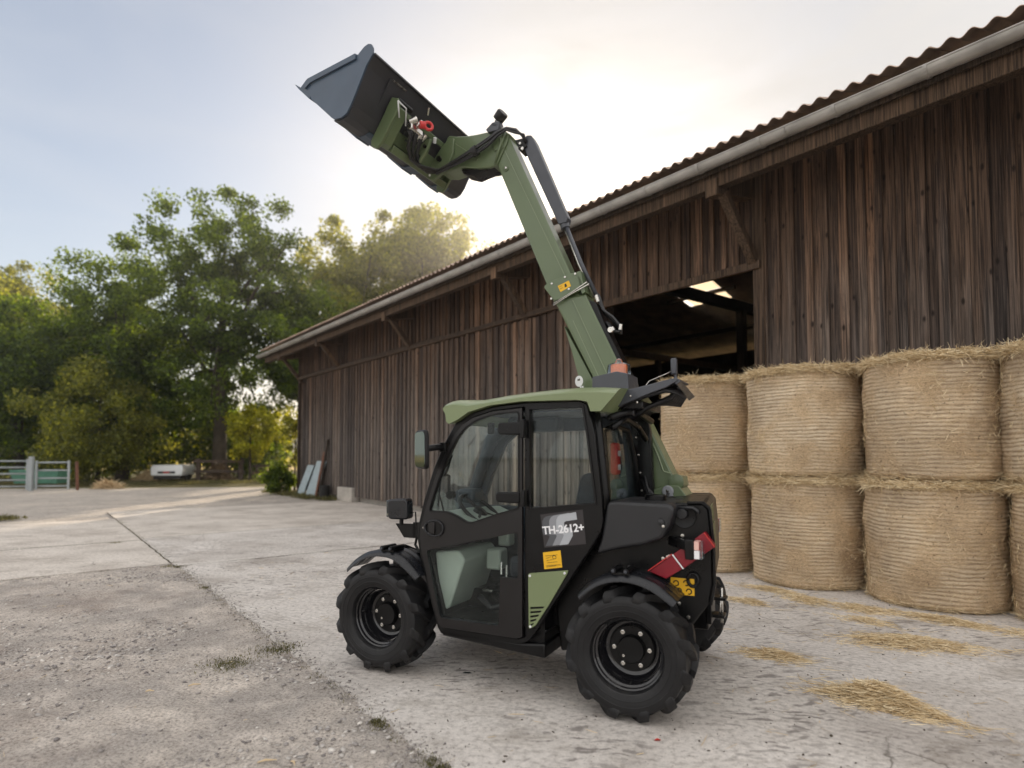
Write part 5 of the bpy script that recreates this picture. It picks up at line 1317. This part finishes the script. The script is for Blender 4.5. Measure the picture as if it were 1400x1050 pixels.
stc = Vector((1.13, .30, 1.05)); ax = Vector((-.62, 0, .78)).normalized(); u_ = Vector((0, 1, 0)); w_ = ax.cross(u_)
sw = MB().tube([stc + u_ * .17 * math.cos(a) + w_ * .17 * math.sin(a) for a in np.linspace(0, 6.283, 33)], .014, 8)
for a in (0.5, 2.6, 4.7): sw.tube([stc, stc + u_ * .17 * math.cos(a) + w_ * .17 * math.sin(a)], .012, 6)
sw.lathe([(.05, -.02), (.05, .01), (0, .02)], stc, ax, 16); P('steering_wheel', sw, 'black', smooth=True, auto=50)
P('monitor', MB().box(1.20, 1.34, .12, .28, 1.10, 1.20), 'darkblue', bevel=.025)
P('grab_rail', MB().tube([(1.262, .56, 1.47), (1.218, .54, 1.435), (1.250, .54, 1.345), (1.272, .54, 1.30)], .010, 8).tube([(1.285, .54, 1.315), (1.262, .50, 1.30), (1.262, .50, 1.19), (1.245, .50, 1.17)], .012, 8).lathe([(.028, -.02), (.028, .02), (0, .025)], (1.245, .50, 1.175), (0, 1, 0), 14), 'black', smooth=True, auto=50)
P('inner_mirror', MB().box(1.02, 1.06, .30, .34, 1.58, 1.66), 'black', bevel=.008)
seat = empty('seat', (0, 0, 0), 0, th)
MB().box(.36, .82, .08, .50, .66, .80).build('cushion', M['seat'], seat, bevel=.04)
MB().prism(rnd_poly([(.44, .78), (.30, .80), (.22, 1.24), (.25, 1.34), (.34, 1.32)], .05), .10, .48).build('backrest', M['seat'], seat, bevel=.03)
MB().box(.42, .76, .14, .46, .39, .66).build('seat_base', M['black'], seat, bevel=.01)
P('joystick', MB().tube([(.86, .02, .80), (.88, .02, .98)], .014, 8).lathe([(.02, 0), (.028, .04), (.02, .08), (0, .09)], (.88, .02, .97), (0, 0, 1), 12), 'black', smooth=True, auto=50)
P('armrest_console', MB().box(.40, .95, -.09, .06, .66, .84), 'tank', bevel=.02)
# rear of cab: corner pillar, glass, black guard by the boom with a red extinguisher behind the glass
P('rear_pillar', MB().tube([(.150, .575, 1.10), (.150, .575, 1.22), (.185, .575, 1.56), (.215, .56, 1.70)], .030, 10), 'black', smooth=True)
P('rear_window', MB().loft([[(.135, .56, 1.16), (.175, .56, 1.60), (.170, .56, 1.60), (.130, .56, 1.16)], [(.120, .20, 1.16), (.160, .20, 1.60), (.155, .20, 1.60), (.115, .20, 1.16)], [(.135, -.10, 1.16), (.175, -.10, 1.60), (.170, -.10, 1.60), (.130, -.10, 1.16)]]), 'glass')
rg = MB().tube([(.150, .52, 1.15), (.185, .50, 1.58), (.185, .30, 1.62), (.175, .02, 1.60), (.150, -.06, 1.40), (.135, -.08, 1.16)], .022, 8)
rg.tube([(.12, .52, 1.60), (.08, .38, 1.66), (.08, .1, 1.62), (.06, -.02, 1.54)], .018, 8).tube([(.14, .5, 1.66), (.05, .3, 1.72), (.02, 0, 1.66)], .022, 8)
P('rear_window_frame', rg, 'black', smooth=True)
P('boom_guard', MB().prism([(.20, 1.74), (.09, 1.74), (.06, 1.60), (.04, 1.12), (.17, 1.12), (.20, 1.50)], -.185, -.13), 'black', bevel=.006)
for x, z in ((.17, 1.66), (.175, 1.56), (.16, 1.44), (.15, 1.32), (.14, 1.2)):
    MB().lathe([(.007, 0), (.007, .006), (0, .007)], (x - .02, -.128, z), (0, 1, 0), 8).build('bolt', M['chrome'], th)
ex = empty('fire_extinguisher', (0, 0, 0), 0, th)
MB().box(.215, .26, .04, .13, 1.31, 1.52).build('body', M['red_cap'], ex, bevel=.012)
for z in (1.45, 1.36): MB().box(.2125, .2145, .05, .10, z - .018, z + .018).build('clip', M['badge'], ex)
# mirror
mr = empty('wing_mirror', (1.285, .80, 1.476), R(-28), th)
MB().prism(rnd_poly([(-.078, -.125), (.078, -.118), (.082, .118), (-.066, .125)], .035), -.028, .0).build('housing', M['black'], mr, bevel=.008)
MB().prism(rnd_poly([(-.068, -.113), (.068, -.107), (.072, .107), (-.057, .113)], .030), .0005, .003).build('glass', M['mirror'], mr)
P('mirror_arm', MB().tube([(1.20, .65, 1.49), (1.215, .72, 1.49), (1.25, .785, 1.48)], .022, 8).box(1.17, 1.215, .635, .69, 1.46, 1.52), 'black', bevel=.004)
# work lamp on its bracket
P('lamp_bracket', MB().prism([(1.625, .975), (1.46, .980), (1.46, .885), (1.555, .885)], .585, .600).tube([(1.575, .60, .97), (1.575, .60, 1.01)], .014, 8).box(1.40, 1.48, .57, .60, .89, .99), 'black')
wl_ = empty('work_lamp', (1.585, .60, 1.078), R(12), th)
MB().prism(rnd_poly([(-.078, -.070), (.070, -.070), (.078, .062), (-.070, .070)], .028), -.05, .05).build('housing', M['fender'], wl_, bevel=.012)
MB().box(.072, .084, -.042, .042, -.056, .056).build('lens', M['clear'], wl_, bevel=.004)
P('lamp_cable', MB().tube([(1.50, .60, 1.05), (1.46, .60, 1.06), (1.455, .60, .96)], .005, 6).tube([(1.46, .58, .90), (1.475, .58, .84), (1.44, .58, .79), (1.41, .56, .78)], .009, 6), 'black')
# rear roof carrier: arm, cross member, hoses underneath, aerial lamp
arm = [(.211, 1.719), (.16, 1.782), (.105, 1.825), (.039, 1.830), (-.058, 1.843), (-.156, 1.870), (-.236, 1.884), (-.246, 1.868), (-.18, 1.832), (-.092, 1.803), (-.005, 1.772), (.106, 1.729), (.193, 1.688)]
P('carrier_arm', MB().prism(arm, .435, .450), 'steelgrey', bevel=.003)
P('carrier_top', MB().loft([[(.10, y, 1.826), (.04, y, 1.832), (-.16, y, 1.871), (-.24, y, 1.884), (-.24, y, 1.876), (-.16, y, 1.863), (.04, y, 1.824), (.10, y, 1.818)] for y in (.434, .10)]), 'steelgrey')
cm_ = MB().loft([[(-.235, .44, 1.888), (-.262, .44, 1.862), (-.235, .44, 1.845), (-.21, .44, 1.868)], [(-.215, .15, 1.882), (-.242, .15, 1.856), (-.21, .15, 1.835), (-.19, .15, 1.86)], [(-.20, -.18, 1.862), (-.23, -.18, 1.826), (-.19, -.18, 1.800), (-.17, -.18, 1.84)]])
P('cross_member', cm_, 'dark_timber' if False else 'steelgrey', bevel=.003)
hs = MB(); g_ = random.Random(5)
for k in range(7):
    y = .40 - k * .05; z = 1.775 + .008 * k
    hs.tube([(.16, y, 1.70), (.06, y, z - .012), (-.06, y, z + .022), (-.16, y - .02, z + .045), (-.205, y - .06, z + .04 - .01 * k), (-.17, y - .1, z + .01 - .012 * k), (-.03, y - .1, z - .045), (.08, y - .1, 1.66)], .015, 7)
P('hose_bundle', hs, 'hose', smooth=True)
P('valve_block', MB().box(-.02, .16, -.10, .36, 1.72, 1.765).box(.04, .12, .05, .34, 1.68, 1.72), 'hose', bevel=.008)
P('camera_head', MB().box(-.172, -.135, .085, .125, 1.945, 2.048), 'steelgrey', bevel=.008)
P('camera_stalk', MB().tube([(-.165, .105, 1.87), (-.160, .105, 1.95)], .010, 7), 'steelgrey')
P('thin_cable', MB().tube([(-.02, .30, 1.86), (-.03, .25, 1.895), (-.08, .2, 1.925), (-.12, .15, 1.95), (-.145, .12, 1.97)], .0022, 6), 'chrome', smooth=True)
P('pivot_bolt', MB().lathe([(.020, 0), (.020, .006), (.010, .010), (0, .012)], (.115, .450, 1.775), (0, 1, 0), 16).lathe([(.032, 0), (.032, .003), (0, .003)], (.115, .450, 1.775), (0, 1, 0), 20), 'black', smooth=True, auto=30)
for x, z in ((.03, 1.79), (.11, 1.768), (-.01, 1.75)): MB().lathe([(.006, 0), (.006, .005), (0, .006)], (x, .450, z), (0, 1, 0), 8).build('bolt', M['chrome'], th)
# beacon
P('beacon_box', MB().prism([(.285, 1.80), (.285, 1.922), (.13, 1.948), (.062, 1.932), (.050, 1.80)], .17, .40), 'steelgrey', bevel=.004)
bc = empty('beacon', (0, 0, 0), 0, th)
MB().lathe([(.052, 0), (.052, .055), (.048, .062), (0, .062)], (.150, .28, 1.943), (0, 0, 1), 24).build('amber_core', M['orange'], bc, smooth=True, auto=40)
MB().lathe([(.078, 0), (.070, .062), (.060, .070), (.028, .074), (.018, .098), (.004, .104)], (.150, .28, 1.940), (0, 0, 1), 28).build('clear_dome', M['clear'], bc, smooth=True, auto=40)
# white oval badge on boom foot
P('oval_badge', MB().prism([(.565 + .030 * math.cos(a), 1.965 + .040 * math.sin(a)) for a in np.linspace(0, 6.283, 25)[:-1]], -.125, -.118), 'badge', bevel=.002)
P('badge_mark', MB().prism([(.575, 1.975), (.572, 1.985), (.566, 1.978), (.560, 1.987), (.556, 1.976), (.556, 1.970), (.575, 1.968)], -.1175, -.117), 'ink')
P('badge_stalk', MB().tube([(.555, -.125, 1.93), (.545, -.12, 1.86)], .006, 6).tube([(.540, -.125, 1.93), (.53, -.12, 1.86)], .006, 6), 'badge')

# ---------------- boom
BO = [(.792, 2.596), (.544, 2.611), (-.074, 1.302), (-.135, 1.293), (-.145, 1.235), (-.07, 1.13), (.10, 1.12), (.235, 1.46), (.448, 1.921)]
BT = -.38
bo = MB().loft([[(.6 * 0 + x, y, z) for x, z in inset(BO, ins)] for y, ins in ((-.200, .012), (-.206, 0), (BT + .006, 0), (BT, .012))])
P('outer_boom', bo, 'green', bevel=0)
P('boom_weld', MB().beam((.641, -.199, 2.579), (.370, -.199, 1.99), .005, .005, (0, 1, 0)), 'green_lite')
P('boom_weld', MB().beam((.639, -.199, 2.427), (.430, -.199, 1.97), .005, .005, (0, 1, 0)), 'green_lite')
P('boom_weld', MB().beam((.655, -.199, 2.579), (.384, -.199, 1.99), .006, .003, (0, 1, 0)), 'green')
P('boom_underplate', MB().prism([(.72, 2.40), (.66, 2.20), (.60, 1.98), (.60, 1.80), (.40, 1.75), (.45, 1.9)], -.36, -.22), 'green', bevel=.006)
# lower knee on the side of the outer boom, tail frame
P('boom_rib', MB().tube([(.06, -.198, 1.52), (.02, -.198, 1.42), (-.01, -.198, 1.33), (-.06, -.198, 1.315)], .006, 6).tube([(-.03, -.198, 1.225), (-.07, -.198, 1.18), (-.12, -.198, 1.10)], .006, 6), 'green_lite', smooth=True)
P('pivot_boss', MB().lathe([(.050, 0), (.050, .018), (.036, .022), (0, .022)], (-.098, -.200, 1.262), (0, 1, 0), 24), 'green', smooth=True, auto=30)
P('tail_frame', MB().prism([(-.02, 1.24), (-.12, 1.235), (-.20, 1.13), (-.23, 1.08), (.05, 1.08), (.06, 1.20)], -.40, -.155), 'green', bevel=.006)
P('pin_cap', MB().lathe([(.038, 0), (.038, .012), (.030, .018), (0, .018)], (-.051, -.150, 1.199), (0, 1, 0), 24).lathe([(.016, 0), (.016, .02), (0, .02)], (-.072, -.148, 1.168), (0, 1, 0), 12), 'grey2', smooth=True, auto=30)
P('pin_mark', MB().prism([(-.040, 1.205), (-.046, 1.212), (-.052, 1.200), (-.058, 1.206), (-.060, 1.192), (-.042, 1.190)], -.1315, -.131), 'ink')
P('lower_hoses', MB().tube([(.10, -.12, 1.30), (.08, -.12, 1.22), (.02, -.12, 1.15), (-.04, -.12, 1.14), (-.06, -.12, 1.19)], .010, 7).tube([(.12, -.13, 1.28), (.08, -.13, 1.18), (.02, -.13, 1.12)], .010, 7).tube([(.09, -.11, 1.24), (.05, -.11, 1.16), (.0, -.11, 1.13)], .006, 7), 'hose', smooth=True)
P('tail_box', MB().box(-.10, .06, -.12, .10, 1.05, 1.17).box(-.02, .12, -.16, .18, 1.10, 1.14), 'black', bevel=.01)
# inner boom section
bi0 = [(1.297, 3.745), (1.190, 3.952), (.560, 2.56), (.790, 2.56)]
bi0 = [(1.277, 3.731), (1.176, 3.938), (.575, 2.585), (.792, 2.57)]
P('inner_boom', MB().loft([[(x, y, z) for x, z in inset(bi0, ins)] for y, ins in ((-.215, .010), (-.221, 0), (-.362, 0), (-.368, .010))]), 'green')
P('boom_weld', MB().beam((1.218, -.2145, 3.850), (.690, -.2145, 2.735), .004, .004, (0, 1, 0)), 'green_lite')
P('boom_weld', MB().beam((1.206, -.2145, 3.850), (.678, -.2145, 2.735), .008, .003, (0, 1, 0)), 'green')
P('boom_pin', MB().lathe([(.024, 0), (.024, .006), (.017, .008), (.012, .004), (0, .004)], (1.199, -.214, 3.691), (0, 1, 0), 20), 'green', smooth=True, auto=30)
MB().lathe([(.011, 0), (.009, .006), (0, .007)], (1.199, -.209, 3.691), (0, 1, 0), 12).build('bolt', M['chrome'], th)
col = rnd_poly([(.868, 2.700), (.812, 2.730), (.653, 2.772), (.600, 2.775), (.562, 2.710), (.550, 2.640), (.776, 2.580)], .022)
P('boom_collar', MB().prism(col, -.197, -.175), 'green', bevel=.003)
P('boom_collar', MB().prism(col, -.405, -.383), 'green', bevel=.003)
P('collar_bridge', MB().prism([(.60, 2.775), (.57, 2.78), (.535, 2.62), (.56, 2.61)], -.405, -.175).prism([(.84, 2.70), (.815, 2.73), (.775, 2.60), (.80, 2.60)], -.405, -.197), 'green')
P('strap', MB().tube([(.784, -.172, 2.548), (.65, -.170, 2.612), (.503, -.172, 2.674)], .005, 6).tube([(.782, -.172, 2.562), (.65, -.170, 2.622), (.52, -.172, 2.690)], .004, 6), 'chrome', smooth=True)
for x, z in ((.795, 2.712), (.69, 2.748), (.61, 2.762), (.80, 2.60), (.66, 2.655)): MB().lathe([(.008, 0), (.008, .006), (0, .007)], (x, -.175, z), (0, 1, 0), 10).build('bolt', M['chrome'], th)
sk = empty('boom_label', (0, 0, 0), 0, th)
MB().prism([(.749, 2.689), (.661, 2.719), (.644, 2.676), (.727, 2.641)], -.1745, -.1735).build('label_face', M['yellow'], sk)
MB().prism([(.695, 2.695), (.683, 2.700), (.674, 2.678), (.692, 2.670)], -.1732, -.1728).build('pictogram', M['ink'], sk)
MB().beam((.735, -.1730, 2.680), (.715, -.1730, 2.688), .001, .004, (0, 1, 0)).beam((.728, -.1730, 2.665), (.708, -.1730, 2.672), .001, .004, (0, 1, 0)).build('label_text', M['ink'], sk)
# black hose channel on the back of the outer boom
P('hose_channel', MB().prism([(.535, 2.575), (.468, 2.545), (.395, 2.36), (.150, 1.84), (.205, 1.86), (.40, 2.28)], -.36, -.21), 'black', bevel=.006)
hl = MB()
for k in range(3):
    y = -.24 - k * .03
    hl.tube([(.475, y, 2.62), (.455, y, 2.56), (.425, y, 2.49 - .01 * k), (.352, y, 2.432 - .015 * k), (.285 + .01 * k, y, 2.350), (.300, y, 2.318), (.353, y, 2.331), (.40, y, 2.40)], .010, 7)
P('hose_loop', hl, 'hose', smooth=True)
P('hose_fittings', MB().tube([(.285, -.23, 2.37), (.292, -.23, 2.33)], .014, 8).tube([(.47, -.23, 2.60), (.455, -.23, 2.55)], .013, 8).tube([(.352, -.23, 2.355), (.34, -.23, 2.33)], .012, 8).lathe([(.02, 0), (.02, .02), (0, .02)], (.36, -.23, 2.335), (0, 1, 0), 12), 'chrome', smooth=True, auto=40)
# levelling link: box channel and rods
P('link_channel', MB().loft([[(1.075, y, 3.870), (1.030, y, 3.925), (.990, y, 3.915), (.955, y, 3.850), (.69, y, 3.215), (.700, y, 3.180), (.765, y, 3.175)] for y in (-.31, -.23)]), 'steelgrey', bevel=.006)
P('link_tip', MB().tube([(.735, -.27, 3.20), (.722, -.27, 3.15)], .036, 12), 'steelgrey', smooth=True, auto=40)
P('link_rod', MB().tube([(.722, -.26, 3.18), (.60, -.26, 2.87), (.475, -.26, 2.60)], .016, 10), 'steelgrey', smooth=True)
P('link_rod', MB().tube([(.742, -.285, 3.18), (.625, -.285, 2.87), (.50, -.285, 2.60)], .010, 10), 'chrome', smooth=True)
P('link_clevis', MB().prism([(1.125, 3.90), (1.08, 3.80), (1.02, 3.83), (1.06, 3.90)], -.33, -.215).tube([(1.09, -.22, 3.83), (1.04, -.22, 3.82)], .016, 8), 'black', bevel=.004)
MB().lathe([(.012, 0), (.012, .01), (0, .01)], (1.055, -.214, 3.815), (0, 1, 0), 10).lathe([(.010, 0), (.010, .01), (0, .01)], (1.075, -.214, 3.86), (0, 1, 0), 10).build('bolt', M['chrome'], th)
# gooseneck head
hdp = [(1.74, 4.06), (1.72, 4.07), (1.654, 4.048), (1.542, 4.026), (1.46, 4.018), (1.376, 4.015), (1.30, 4.012), (1.22, 4.000), (1.165, 3.955), (1.19, 3.88), (1.277, 3.731), (1.34, 3.722), (1.436, 3.735), (1.604, 3.780), (1.734, 3.770), (1.82, 3.79), (1.80, 3.93)]
P('boom_head', MB().loft([[(x, y, z) for x, z in inset(hdp, ins)] for y, ins in ((-.200, .008), (-.205, 0), (-.375, 0), (-.380, .008))]), 'green')
P('head_weld', MB().beam((1.70, -.199, 4.02), (1.46, -.199, 3.83), .004, .004, (0, 1, 0)), 'green_lite')
P('head_bracket', MB().prism([(1.50, 3.89), (1.44, 3.91), (1.42, 3.84), (1.46, 3.80)], -.198, -.185).prism([(1.34, 3.96), (1.25, 3.96), (1.20, 3.85), (1.29, 3.84)], -.196, -.190), 'green', bevel=.003)
P('head_underside', MB().prism([(1.29, 3.745), (1.62, 3.775), (1.60, 3.735), (1.50, 3.695), (1.42, 3.71), (1.31, 3.725)], -.36, -.225), 'black', bevel=.006)
P('head_collar', MB().tube([(1.285, -.192, 3.74), (1.25, -.188, 3.84), (1.215, -.190, 3.92), (1.20, -.192, 3.96)], .012, 7).tube([(1.20, -.19, 3.97), (1.235, -.186, 3.93), (1.22, -.19, 3.86)], .010, 7), 'green', smooth=True)
# head lamp
hw = empty('boom_lamp', (0, 0, 0), 0, th)
MB().lathe([(.028, -.035), (.045, -.03), (.048, .03), (.042, .04), (0, .042)], (1.245, -.20, 4.11), (-.75, .2, .55), 18).build('housing', M['black'], hw, smooth=True, auto=40)
MB().box(1.24, 1.30, -.23, -.17, 4.03, 4.06).tube([(1.285, -.20, 4.04), (1.285, -.20, 4.09)], .008, 7).tube([(1.235, -.20, 4.06), (1.22, -.20, 4.02)], .004, 6).build('bracket', M['steelgrey'], hw)
P('head_sensor', MB().prism([(1.36, 4.02), (1.30, 4.065), (1.24, 4.03), (1.25, 3.99), (1.34, 3.99)], -.21, -.17), 'steelgrey', bevel=.006)
# hoses along the head
hh = MB()
for k in range(4):
    y = -.155 + .008 * (k % 2); dz = -.022 * k
    hh.tube([(1.80, y + .02, 3.76 + dz * .4), (1.74, y + .01, 3.785 + dz * .5), (1.62, y, 3.83 + dz * .7), (1.46, y, 3.885 + dz), (1.33, y, 3.935 + dz), (1.24, y, 3.972 + dz * .6), (1.17, y - .01, 3.985 + dz * .3), (1.10, y - .03, 3.965 - .01 * k), (1.055 - .006 * k, y - .05, 3.915), (1.03, y - .07, 3.86)], .0095, 8)
P('hose_run', hh, 'hose', smooth=True)
P('hose_sleeve', MB().tube([(1.47, -.155, 3.85), (1.43, -.155, 3.865)], .042, 10), 'hose', smooth=True, auto=40)
# ---------------- coupler carriage on the back of the bucket
cpl = empty('tool_carrier', (0, 0, 0), 0, th)
cp = [(1.764, 4.040), (1.745, 4.015), (1.748, 3.985), (1.800, 3.905), (1.905, 3.755), (1.930, 3.735), (1.965, 3.742), (1.955, 3.775), (1.828, 3.948), (1.799, 3.989), (1.795, 4.02)]
cp_o = [(x - .035, z - .025) for x, z in cp]
MB().prism([(1.785, 4.055), (1.730, 4.035), (1.715, 3.985), (1.752, 3.925), (1.885, 3.735), (1.925, 3.705), (1.975, 3.735), (1.975, 3.775), (1.850, 3.955), (1.825, 4.00)], .45, .475).build('side_plate', M['green'], cpl, bevel=.003)
MB().prism([(1.760, 4.00), (1.728, 3.985), (1.765, 3.925), (1.880, 3.755), (1.925, 3.735), (1.95, 3.79), (1.85, 3.94)], .345, .448).build('side_box', M['green'], cpl, bevel=.012)
MB().prism([(1.785, 4.055), (1.730, 4.035), (1.715, 3.985), (1.752, 3.925), (1.885, 3.735), (1.925, 3.705), (1.975, 3.735), (1.975, 3.775), (1.850, 3.955)], -.42, -.395).build('side_plate', M['green'], cpl, bevel=.003)
MB().beam((1.915, .34, 3.775), (1.915, -.39, 3.775), .09, .055, (.57, 0, -.82)).beam((1.885, .34, 3.86), (1.885, -.39, 3.86), .03, .10, (.57, 0, -.82)).beam((1.78, .34, 3.995), (1.78, -.39, 3.995), .035, .04, (.57, 0, -.82)).build('cross_tube', M['green'], cpl, bevel=.005)
MB().tube([(1.745, .46, 4.03), (1.745, .30, 4.03)], .022, 10).build('locking_pin', M['black'], cpl, smooth=True, auto=40)
MB().tube([(1.71, .50, 3.995), (1.752, .43, 3.916)], .006, 6).tube([(1.71, .50, 3.995), (1.705, .41, 3.982), (1.763, .337, 3.901)], .006, 6).build('wire_hoop', M['badge'], cpl, smooth=True)
MB().tube([(1.77, .28, 3.96), (1.72, .25, 3.985)], .026, 12).tube([(1.75, .22, 3.95), (1.715, .19, 3.99)], .022, 10).tube([(1.80, .17, 3.89), (1.75, .15, 3.91)], .024, 10).tube([(1.78, .11, 3.90), (1.74, .10, 3.935)], .016, 8).build('quick_coupling', M['chrome'], cpl, smooth=True, auto=40)
MB().box(1.74, 1.79, .14, .29, 3.90, 3.95).build('coupling_block', M['chrome'], cpl, bevel=.01)
cc = Vector((1.675, .165, 3.962)); e1 = Vector((-.45, -.75, .5)).normalized(); e2 = Vector((.3, .3, .9)); e2 = (e2 - e1 * e2.dot(e1)).normalized()
MB().tube([cc + e1 * .032 * math.cos(a) + e2 * .030 * math.sin(a) for a in np.linspace(0, 6.283, 17)], .012, 8).tube([(1.715, .225, 3.955), (1.69, .195, 3.957)], .028, 12).build('red_dust_cap', M['red_cap'], cpl, smooth=True, auto=40)
MB().prism([(1.70, 4.03), (1.66, 4.02), (1.665, 3.90), (1.74, 3.77), (1.86, 3.71), (1.93, 3.76), (1.84, 3.90), (1.77, 3.98)], -.20, -.17).prism([(1.76, 3.93), (1.72, 3.92), (1.76, 3.83), (1.84, 3.75), (1.90, 3.78), (1.84, 3.87)], .04, .07).build('head_plate', M['green'], cpl, bevel=.004)
MB().tube([(1.835, .08, 3.80), (1.835, .06, 3.80)], .018, 12).tube([(1.79, -.165, 3.87), (1.79, -.145, 3.87)], .022, 12).tube([(1.77, .085, 3.865), (1.77, .06, 3.865)], .014, 12).build('pin', M['black'], cpl)
MB().tube([(1.827, -.138, 3.774), (1.82, -.12, 3.77)], .013, 10).tube([(1.809, -.25, 3.80), (1.80, -.24, 3.795)], .010, 10).beam((1.748, -.247, 3.818), (1.702, -.331, 3.884), .010, .018).tube([(1.725, .0, 3.96), (1.745, -.02, 3.93)], .014, 8).tube([(1.858, -.12, 3.73), (1.85, -.11, 3.73)], .008, 8).build('fitting', M['badge'], cpl)
hz = MB()
for k in range(6):
    y = .26 - .028 * k; q = .010 * (k % 2)
    hz.tube([(1.755, y, 3.935), (1.765 + q, y + .01, 3.88), (1.815 + q, y - .02, 3.80), (1.845 + q, y - .10, 3.745), (1.845 + q * .5, y - .19, 3.735), (1.80, -.12 - .012 * k, 3.765), (1.755, -.19, 3.79 + .008 * k)], .0105, 7)
hz.tube([Vector((1.80, .27, 3.865)) + Vector((.028 * math.cos(a), .028 * math.sin(a) * .6, .034 * math.sin(a))) for a in np.linspace(.4, 5.6, 13)], .009, 7)
hz.build('hose_bundle', M['hose'], cpl, smooth=True)
# ---------------- bucket
bk = empty('loader_bucket', (0, 0, 0), 0, th)
bp = [(2.435, 4.156), (2.089, 3.832), (2.052, 3.813), (1.996, 3.812), (1.955, 3.830), (1.915, 3.880), (1.867, 3.966), (1.781, 4.125), (1.726, 4.199)]
def offs(pl_, t):
    out = []; n = len(pl_)
    for i in range(n):
        a = Vector(pl_[max(i - 1, 0)]); b_ = Vector(pl_[min(i + 1, n - 1)]); d = (b_ - a).normalized(); out.append((pl_[i][0] + d.y * t, pl_[i][1] - d.x * t))
    return out
ins_ = offs(bp, .010)
if (Vector(ins_[3]) - Vector((2.1, 4.1))).length > (Vector(bp[3]) - Vector((2.1, 4.1))).length: ins_ = offs(bp, -.010)
MB().prism(bp + ins_[::-1], -.75, .75).build('shell', M['bucket_in'], bk)
side = [(2.400, 4.128), (2.392, 4.135), (2.341, 4.176), (2.30, 4.186), (1.872, 4.232), (1.856, 4.222), (1.80, 4.262), (1.764, 4.272), (1.738, 4.262), (1.724, 4.235), (1.722, 4.195)] + [(x, z) for x, z in bp[::-1][1:]][:-1]
for y0, y1 in ((.752, .766), (-.766, -.752)): MB().prism(side, y0, y1).build('side_plate', M['bucket'], bk)
MB().prism([(2.36, 4.130), (2.315, 4.172), (1.868, 4.228), (1.866, 4.188), (2.29, 4.135), (2.335, 4.105)], .7665, .781).build('edge_strip', M['bucket'], bk, bevel=.002)
MB().prism([(2.445, 4.168), (2.40, 4.118), (2.30, 4.022), (2.29, 4.033), (2.39, 4.127), (2.425, 4.158)], -.765, .772).build('cutting_edge', M['bucket'], bk)
MB().beam((1.728, -.75, 4.197), (1.728, .75, 4.197), .03, .012).build('top_edge', M['bucket_in'], bk)
for y in (.45, -.10, -.50): MB().beam((2.22, y, 3.935), (2.075, y, 3.802), .14, .014, (-.68, 0, .72)).prism([(2.08, 3.812), (2.05, 3.796), (1.99, 3.796), (1.95, 3.812), (1.99, 3.806), (2.05, 3.806)], y - .07, y + .07).build('wear_strip', M['bucket'], bk)
MB().prism([(2.09, 3.82), (2.05, 3.800), (1.995, 3.800), (1.95, 3.818), (1.90, 3.885), (1.925, 3.89), (2.0, 3.83)], .745, .300).build('heel_plate', M['bucket_in'], bk)
MB().prism([(1.988, 3.812), (1.752, 4.150), (1.744, 4.144), (1.980, 3.806)], -.42, .54).build('mount_plate', M['bucket_in'], bk)
MB().tube([(1.738, .52, 4.145), (1.738, .37, 4.145)], .006, 6).beam((1.755, .06, 4.12), (1.725, .09, 4.16), .012, .012).build('hook', M['chrome'], bk)
